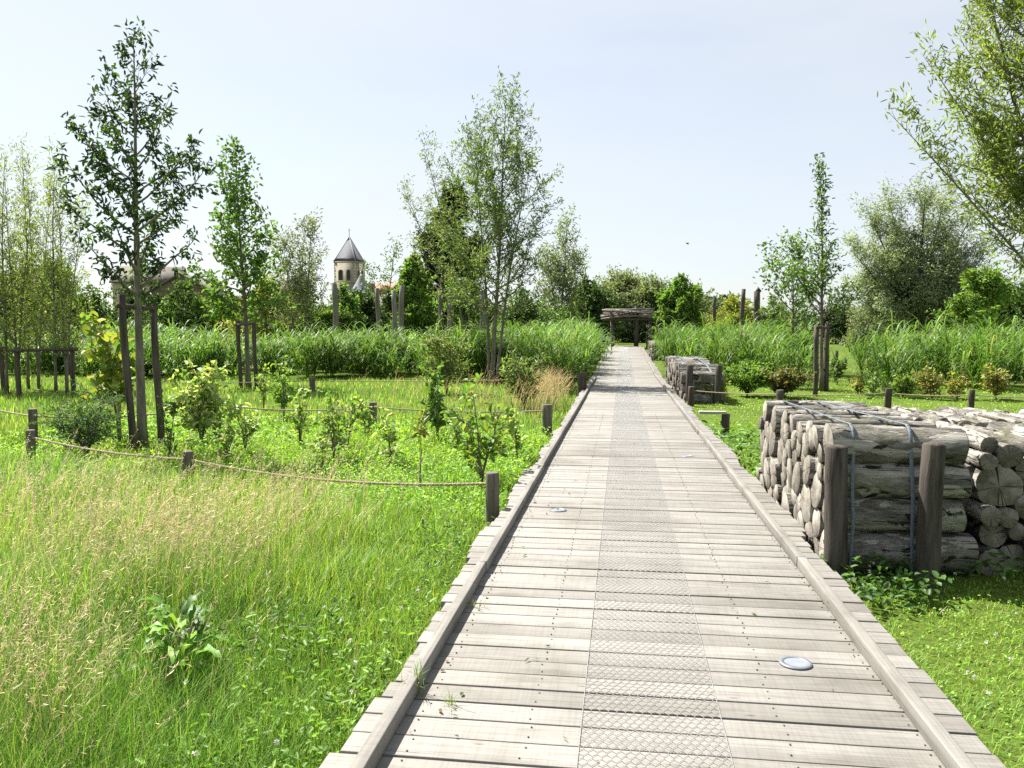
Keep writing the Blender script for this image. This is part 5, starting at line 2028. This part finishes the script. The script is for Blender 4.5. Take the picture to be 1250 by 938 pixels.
def clover_flowers():
    rng = np.random.default_rng(31)
    pts = []
    for (px, py) in ((1038, 698), (1051, 705), (1066, 712), (1100, 700), (1131, 712), (1165, 722), (1213, 710), (1096, 728), (1079, 738), (1225, 728), (1232, 835), (1188, 858), (1215, 800), (1170, 815), (1150, 770), (1205, 880), (1240, 770)):
        p = G(px, py)
        pts.append((p.x, p.y))
    x, y, r = polar(rng, 5200, 3.0, 24)
    k = (x > DX1 + 0.1) & ~in_piles(x, y) & (rng.random(len(x)) < 0.06)
    P2 = np.concatenate((np.array(pts), np.stack((x[k], y[k]), 1)))
    xl, yl, rl = polar(rng, 5000, 3.0, 9)
    kl = (xl < DX0 - 0.1) & (xl > DX0 - 1.8) & (rng.random(len(xl)) < 0.05)
    P2 = np.concatenate((P2, np.stack((xl[kl], yl[kl]), 1)))
    n = len(P2)
    zz = gz_np(P2[:, 0], P2[:, 1]) + rng.uniform(0.09, 0.15, n) + np.where(P2[:, 0] < 0, 0.10, 0)
    rep = 14
    C = np.repeat(np.stack((P2[:, 0], P2[:, 1], zz), 1), rep, 0)
    D = unit(rng.normal(size=(n * rep, 3)) + np.array([0, 0, 0.4]))
    V, F = leaf_mesh(rng, C, D, 0.014, 0.007)
    o = fast('clover_flowers', V, F, M['petal'], None, np.repeat(pal(rng, n * rep, [(0.72, 0.72, 0.64), (0.62, 0.60, 0.52)], None, 0.06), 6, 0))
    tag(o, 'small white clover flower heads scattered through the lawn', 'flowers', None, 'stuff')


clover_flowers()


# ---- flowering grasses: thin stalks with loose tan heads
def seed_grass(name, label, n, where, seed, h=(0.5, 0.85), azm=0.2, dens=14, cols=None):
    rng = np.random.default_rng(seed)
    x, y = where(rng, n)
    n = len(x)
    H = rng.uniform(h[0], h[1], n)
    az = rng.normal(azm, 0.8, n)
    ln = rng.uniform(0.12, 0.65, n)
    P = np.stack((x, y, gz_np(x, y)), 1)
    r = np.hypot(x, y)
    wd = np.maximum(0.0016, 0.0006 * r)
    V, loops, sizes, kk = blade_mesh(P, H, wd, az, ln, 4, 1.0)
    cols = cols or [(0.60, 0.53, 0.36), (0.66, 0.58, 0.42), (0.50, 0.45, 0.28)]
    c = np.repeat(pal(rng, n, [(0.36, 0.33, 0.15), (0.42, 0.36, 0.19)]), kk, 0)
    # heads
    m = dens
    t = np.tile(np.linspace(0.70, 1.0, m), n)
    Hr, lr, ar = np.repeat(H, m), np.repeat(ln, m), np.repeat(az, m)
    dirv = np.stack((np.cos(ar), np.sin(ar)), 1)
    C = np.repeat(P, m, 0)
    C[:, :2] += dirv * (Hr * lr * t ** 2)[:, None]
    C[:, 2] += Hr * t * (1 - 0.35 * np.clip(lr, 0, 1.6) * t)
    D = unit(np.concatenate((dirv * 0.5, np.full((n * m, 1), 0.45)), 1) + rng.normal(0, 0.45, (n * m, 3)))
    rr = np.repeat(r, m)
    Lh = rng.uniform(0.014, 0.036, n * m) * (1.6 - t) * 1.5
    V2, F2 = leaf_mesh(rng, C, D, Lh, np.maximum(0.0020, 0.00055 * rr), up=0.2)
    c2 = np.repeat(pal(rng, n * m, cols), 6, 0)
    V_ = np.concatenate((V, V2))
    loops_ = np.concatenate((loops, (F2 + len(V)).ravel()))
    sizes_ = np.concatenate((sizes, np.full(len(F2), 4)))
    o = fast(name, V_, loops_, M['straw'], None, np.concatenate((c, c2)), False, None, sizes_)
    tag(o, label, 'grass', None, 'stuff')


def patch_px(patches):
    def f(rng, n):
        X, Y = [], []
        for (px, py, sx, sy, wgt) in patches:
            for _ in range(int(n * wgt)):
                p = G(px + rng.normal() * sx, min(1200, max(470, py + rng.normal() * sy)))
                if p.x < DX0 - 0.15:
                    X.append(p.x); Y.append(p.y)
        return np.array(X), np.array(Y)
    return f


seed_grass('flowering_grass', 'tan flowering grass heads leaning over the left meadow', 1150,
           patch_px([(130, 750, 70, 30, 0.20), (230, 725, 60, 28, 0.22), (330, 690, 50, 22, 0.10), (50, 710, 50, 50, 0.14), (20, 930, 50, 60, 0.15), (110, 650, 110, 20, 0.10), (390, 650, 60, 15, 0.05), (150, 860, 150, 90, 0.04)]), 221, (0.55, 0.95))
seed_grass('tan_grass', 'feathery tan grass clump beside the boardwalk below the tall willow', 700, patch_px([(655, 492, 18, 9, 0.8), (590, 500, 60, 10, 0.2)]), 222, (0.6, 1.0), 0.0, 9, [(0.55, 0.42, 0.25), (0.48, 0.36, 0.2)])


# ------------------------------------------------------------------ young shrubs and plants
def shrub(name, label, px, pb, pt, wpx, cols, nst, lpm, leaf, seed, wts=None, el=0.9, group='young shrubs planted in the roped beds', cluster=1, droop=0.1, start=0.15, mat='leaf', cat='shrub'):
    b = G(px, pb)
    Y = b.y
    H = hgt(px, pt, Y, b)
    R = wpx / FPX * (b - CAM).dot(FWD) / 2
    rng = np.random.default_rng(seed)
    root = thing(name, label, cat, b, group)
    mb = MB()
    P, D = [], []
    for s in range(nst):
        az = rng.uniform(0, 6.28)
        reach = R * (rng.uniform(0.3, 0.95) if nst > 1 else 0.1)
        h = H * (rng.uniform(0.65, 1.0) if s else 1.0)
        pts = []
        for i in range(7):
            t = i / 6
            pts.append(np.array([math.cos(az) * reach * t ** 1.4 + rng.normal() * 0.008, math.sin(az) * reach * t ** 1.4 + rng.normal() * 0.008, h * t]))
        r0 = 0.006 + 0.006 * H
        mb.tube(pts, [r0 * (1 - 0.8 * i / 6) for i in range(7)], 5)
        nbr = int(7 + 7 * H)
        for q in range(nbr):
            t = start + (1 - start) * rng.random()
            i = min(5, int(t * 6))
            p0 = pts[i] + (pts[i + 1] - pts[i]) * (t * 6 - i)
            a2 = rng.uniform(0, 6.28)
            e2 = rng.normal(el, 0.3) * 0.7
            L = R * rng.uniform(0.4, 1.05) * (1.15 - 0.5 * t)
            d = np.array([math.cos(a2) * math.cos(e2), math.sin(a2) * math.cos(e2), math.sin(e2)])
            p1 = p0 + d * L
            mb.tube([p0, (p0 + p1) / 2 + np.array([0, 0, 0.02]), p1], [r0 * 0.35, r0 * 0.28, r0 * 0.15], 3, False)
            m = max(3, int(0.85 * lpm * L))
            for v in rng.random(m):
                P.append(p0 + (p1 - p0) * (0.15 + 0.9 * v))
                D.append(d)
    mb.build('stem', M['bark'], root, smooth=True)
    P, D = np.repeat(np.array(P), cluster, 0), np.repeat(np.array(D), cluster, 0)
    n = len(P)
    P = P + rng.normal(0, 0.018, (n, 3))
    d = unit(D * 0.5 + rng.normal(0, 0.5, (n, 3)) + np.array([0, 0, -droop]))
    V, F = leaf_mesh(rng, P, d, 1.2 * leaf[0] * rng.uniform(0.6, 1.3, n), 1.2 * leaf[1] * rng.uniform(0.7, 1.25, n), up=0.9)
    fast('leaves', V, F, M[mat], root, np.repeat(pal(rng, n, cols, wts), 6, 0))
    return root


PALE = [(0.44, 0.48, 0.24), (0.33, 0.42, 0.15), (0.17, 0.28, 0.07), (0.52, 0.54, 0.34)]
shrub('leafy_shrub', 'pale cream-tipped leafy shrub right of the tall tree stakes', 246, 542, 448, 76, PALE, 7, 32, (0.095, 0.06), 301, [0.3, 0.25, 0.3, 0.15])
shrub('leafy_shrub', 'thin light green sapling in the roped bed behind the pale shrub', 347, 512, 436, 34, LIGHT, 3, 40, (0.09, 0.055), 302)
shrub('leafy_shrub', 'double stemmed pale sapling with small white tips in the roped bed', 408, 562, 478, 56, PALE[:3] + LIGHT[:1], 4, 30, (0.075, 0.045), 303)
shrub('leafy_shrub', 'dark leafy sapling left of the sparse stem in the roped bed', 535, 540, 446, 42, MID + LIGHT[:2], 3, 38, (0.095, 0.055), 304)
shrub('leafy_shrub', 'bushy sapling with yellow tips behind the deck edge post', 588, 592, 468, 80, LIGHT + YEL[:1], 4, 27, (0.085, 0.05), 305)
shrub('leafy_shrub', 'bare thin stem with a few yellow leaves on top, near the first rope', 514, 600, 506, 16, YEL, 1, 34, (0.08, 0.04), 306, start=0.7)
shrub('leafy_shrub', 'pale airy sapling between the pale shrub and the double stemmed one', 300, 552, 478, 48, PALE[:2] + LIGHT, 4, 22, (0.07, 0.042), 307)
shrub('leafy_shrub', 'small leaved dark creeper plant at the foot of the right tall stake', 207, 566, 480, 26, MID, 3, 55, (0.05, 0.035), 308)
shrub('spiny_bush', 'low dark spreading bush with fine leaves beside the tall stakes', 106, 558, 482, 100, [(0.06, 0.12, 0.045), (0.075, 0.14, 0.06)], 11, 62, (0.055, 0.014), 309, el=0.5)
shrub('climbing_plant', 'yellow green vine with large bright leaves leaning left of the tall stakes', 146, 540, 392, 66, YEL + LIGHT[:1], 4, 16, (0.15, 0.10), 310, start=0.35)
shrub('leafy_shrub', 'small light green seedling in the middle of the roped bed', 425, 548, 490, 30, LIGHT, 2, 34, (0.08, 0.045), 311)
shrub('leafy_shrub', 'willowy shrub of narrow leaves between tan grass and the tall willow', 640, 500, 432, 60, WILLOW + MID[:1], 7, 40, (0.11, 0.03), 312)
shrub('leafy_shrub', 'twiggy narrow leaved shrub at the foot of the leaning willow', 545, 482, 405, 60, WILLOW, 7, 34, (0.12, 0.035), 313)
shrub('leafy_shrub', 'slim seedling with pale leaves behind the post in tan grass', 392, 578, 520, 22, PALE[:3], 2, 30, (0.07, 0.04), 314)
GS = 'small shrubs planted along the right hand ropes'
shrub('planted_shrub', 'reddish bronze low shrub left of the spired tree stakes', 958, 486, 456, 66, [(0.15, 0.14, 0.06), (0.20, 0.18, 0.07), (0.11, 0.14, 0.05)], 9, 46, (0.09, 0.055), 321, group=GS)
shrub('planted_shrub', 'fresh green low shrub right of the distant log pile', 912, 484, 448, 60, LIGHT, 10, 46, (0.09, 0.055), 322, group=GS)
shrub('planted_shrub', 'small orange leaved shrub right of the spired tree stakes', 1047, 482, 460, 26, GOLD, 4, 40, (0.09, 0.05), 323, group=GS)
shrub('planted_shrub', 'small green sapling left of the middle rope post', 1066, 486, 456, 22, LIGHT, 3, 36, (0.09, 0.05), 324, group=GS)
shrub('planted_shrub', 'golden shrub with upright twigs behind the near pile, left of two golden ones', 1138, 488, 452, 36, GOLD, 6, 36, (0.09, 0.05), 325, group=GS)
shrub('planted_shrub', 'mottled yellow shrub just right of the upright golden shrub', 1168, 488, 458, 30, GOLD[:1] + YEL, 5, 36, (0.085, 0.05), 326, group=GS)
shrub('planted_shrub', 'wide golden shrub near the right picture edge', 1216, 488, 453, 46, GOLD, 7, 36, (0.09, 0.05), 327, group=GS)
shrub('planted_shrub', 'yellow green shrub sprawling in front of the distant log pile', 872, 492, 470, 34, YEL, 6, 44, (0.09, 0.055), 328, group=GS)
shrub('planted_shrub', 'dark green low shrub beyond the grass gap left edge', 1022, 470, 438, 20, MID, 3, 40, (0.10, 0.06), 329, group=GS)
shrub('planted_shrub', 'dull green low shrub under the right reed bed, left of the golden ones', 1102, 486, 460, 36, LIGHT[:1] + GOLD[2:], 6, 40, (0.09, 0.05), 330, group=GS)
for i, (px, pb_, pt_, wp, lab) in enumerate(((322, 500, 448, 26, 'small sapling under the short stakes, right side'), (446, 534, 486, 24, 'small sapling just left of the mown grass post'),
                                              (478, 566, 500, 34, 'airy sapling between the double stemmed one and the bare thin stem'), (366, 545, 470, 40, 'light sapling with a slanting stem left of the double stemmed one'),
                                              (560, 556, 500, 30, 'low leafy sapling left of the bushy yellow tipped sapling'), (632, 560, 500, 34, 'green sapling close to the left deck edge between two posts'),
                                              (276, 570, 500, 36, 'light green sapling below the pale shrub, near the rope'))):
    shrub('leafy_shrub', lab, px, pb_, pt_, wp, LIGHT + PALE[:2], 3, 30, (0.08, 0.046), 340 + i)
shrub('deck_weed', 'leafy weed growing through the left kerb midway down the deck', 672, 562, 551, 22, MID, 5, 160, (0.05, 0.025), 331, group='weeds on the boardwalk')


# dock plant in the meadow: big basal leaves
def dock():
    b = G(222, 850)
    rng = np.random.default_rng(5)
    root = thing('dock_plant', 'broad leaved dock plant standing out of the tall meadow grass', 'plant', b)
    H = hgt(222, 722, b.y, b)
    R = 0.5 * 112 / FPX * b.y
    k = 0
    for i in range(54):
        az = rng.uniform(0, 6.28)
        z0 = H * rng.uniform(0.12, 0.80)
        L = rng.uniform(0.11, 0.22)
        wd = L * rng.uniform(0.24, 0.32)
        e0 = rng.uniform(0.65, 1.4)
        dirv = np.array([math.cos(az), math.sin(az), 0])
        side = np.array([-math.sin(az), math.cos(az), 0])
        p = np.array([0, 0, z0]) + dirv * rng.uniform(0.02, 0.10)
        V, F = [], []
        nseg = 7
        e = e0
        for s in range(nseg + 1):
            t = s / nseg
            ww = wd * 0.5 * (0.10 if t < 0.12 else math.sin(math.pi * min(1, 0.12 + 0.88 * t) ** 0.9) ** 0.8 + 0.02)
            wav_ = 0.012 * math.sin(t * 14 + i)
            nv = np.array([0, 0, 1])
            V += [p - side * ww + nv * (ww * 0.35 + wav_), p, p + side * ww + nv * (ww * 0.35 - wav_)]
            p = p + (dirv * math.cos(e) + nv * math.sin(e)) * L / nseg
            e -= 0.22
        for s in range(nseg):
            a, c = 3 * s, 3 * (s + 1)
            F += [(a, a + 1, c + 1, c), (a + 1, a + 2, c + 2, c + 1)]
        cc = pal(rng, 1, [(0.13, 0.28, 0.045), (0.09, 0.21, 0.04), (0.17, 0.33, 0.055)])[0]
        fast('leaf', np.array(V), np.array(F), M['leaf'], root, np.repeat(cc[None, :], len(V), 0), True)
    m = MB()
    for a in (0.3, 2.1, 4.0):
        m.tube([(0, 0, 0), (0.03 * math.cos(a), 0.03 * math.sin(a), H * 0.5), (0.06 * math.cos(a), 0.06 * math.sin(a), H * 0.7)], [0.009, 0.007, 0.004], 6)
    m.build('stem', plain_mat('dock_stem', (0.12, 0.11, 0.05), 0.6), root, smooth=True)


dock()


def deck_tuft(px, py, n, label, seed, h=0.16):
    d = ray(px, py)
    p = CAM + d * (-CAM.z / d.z)
    rng = np.random.default_rng(seed)
    P = rng.normal(0, 0.018, (n, 3))
    P[:, 2] = 0
    V, loops, sizes, kk = blade_mesh(P, h * rng.uniform(0.5, 1.2, n), np.full(n, 0.004), rng.uniform(0, 6.28, n), rng.uniform(0.2, 1.1, n), 3)
    o = fast('grass_tuft', V, loops, M['grass'], None, np.repeat(pal(rng, n, [G1, G3, (0.2, 0.2, 0.08)]), kk, 0), False, p, sizes)
    tag(o, label, 'grass tuft', 'weeds on the boardwalk')


deck_tuft(507, 846, 46, 'grass tuft growing beside the left kerb near the camera', 1, 0.15)
deck_tuft(553, 862, 16, 'sparse flattened grass sprig lying on the planks right of the kerb tuft', 2, 0.10)
deck_tuft(579, 741, 10, 'tiny grass tuft between planks by the left kerb', 3, 0.07)


def leaf_litter():
    rng = np.random.default_rng(77)
    n = 110
    x = np.where(rng.random(n) < 0.6, DX0 + 0.2 + np.abs(rng.normal(0, 0.25, n)), rng.uniform(DX0 + 0.1, DX1 - 0.1, n))
    y = rng.uniform(2.2, 18, n)
    az = rng.uniform(0, 6.28, n)
    D = np.stack((np.cos(az), np.sin(az), rng.uniform(0, 0.3, n)), 1)
    V, F = leaf_mesh(rng, np.stack((x, y, np.full(n, 0.006)), 1), unit(D), rng.uniform(0.012, 0.05, n), rng.uniform(0.004, 0.02, n), up=1.5)
    o = fast('leaf_litter', V, F, M['leaf'], None, np.repeat(pal(rng, n, [(0.20, 0.13, 0.06), (0.12, 0.09, 0.05), (0.10, 0.16, 0.04)]), 6, 0))
    tag(o, 'scraps of dry leaf and grass lying on the planks', 'leaf litter', None, 'stuff')


leaf_litter()


def bird():
    p = PT(839, 298, 55)
    m = MB()
    m.tube([(-0.12, 0, 0), (-0.06, 0, 0.02), (0.03, 0, 0.02), (0.10, 0, 0.01), (0.14, 0, 0.0)], [0.008, 0.035, 0.042, 0.025, 0.006], 8)
    for sg in (-1, 1):
        m.add([(0.05, 0, 0.03), (-0.04, 0, 0.03), (-0.05, sg * 0.12, 0.10), (0.03, sg * 0.13, 0.10), (-0.08, sg * 0.26, 0.07)],
              [(0, 1, 2, 3), (3, 2, 4)])
    m.add([(-0.11, -0.012, 0), (-0.11, 0.012, 0), (-0.2, 0.03, 0.0), (-0.2, -0.03, 0.0)], [(0, 1, 2, 3)])
    o = m.build('bird', M['dark'], None, p)
    o.rotation_euler = (0.2, 0.1, 0.7)
    tag(o, 'tiny dark bird flying in the open sky above the right reeds', 'bird')


bird()

print('objects', len(bpy.data.objects), 'verts', sum(len(m.vertices) for m in bpy.data.meshes))
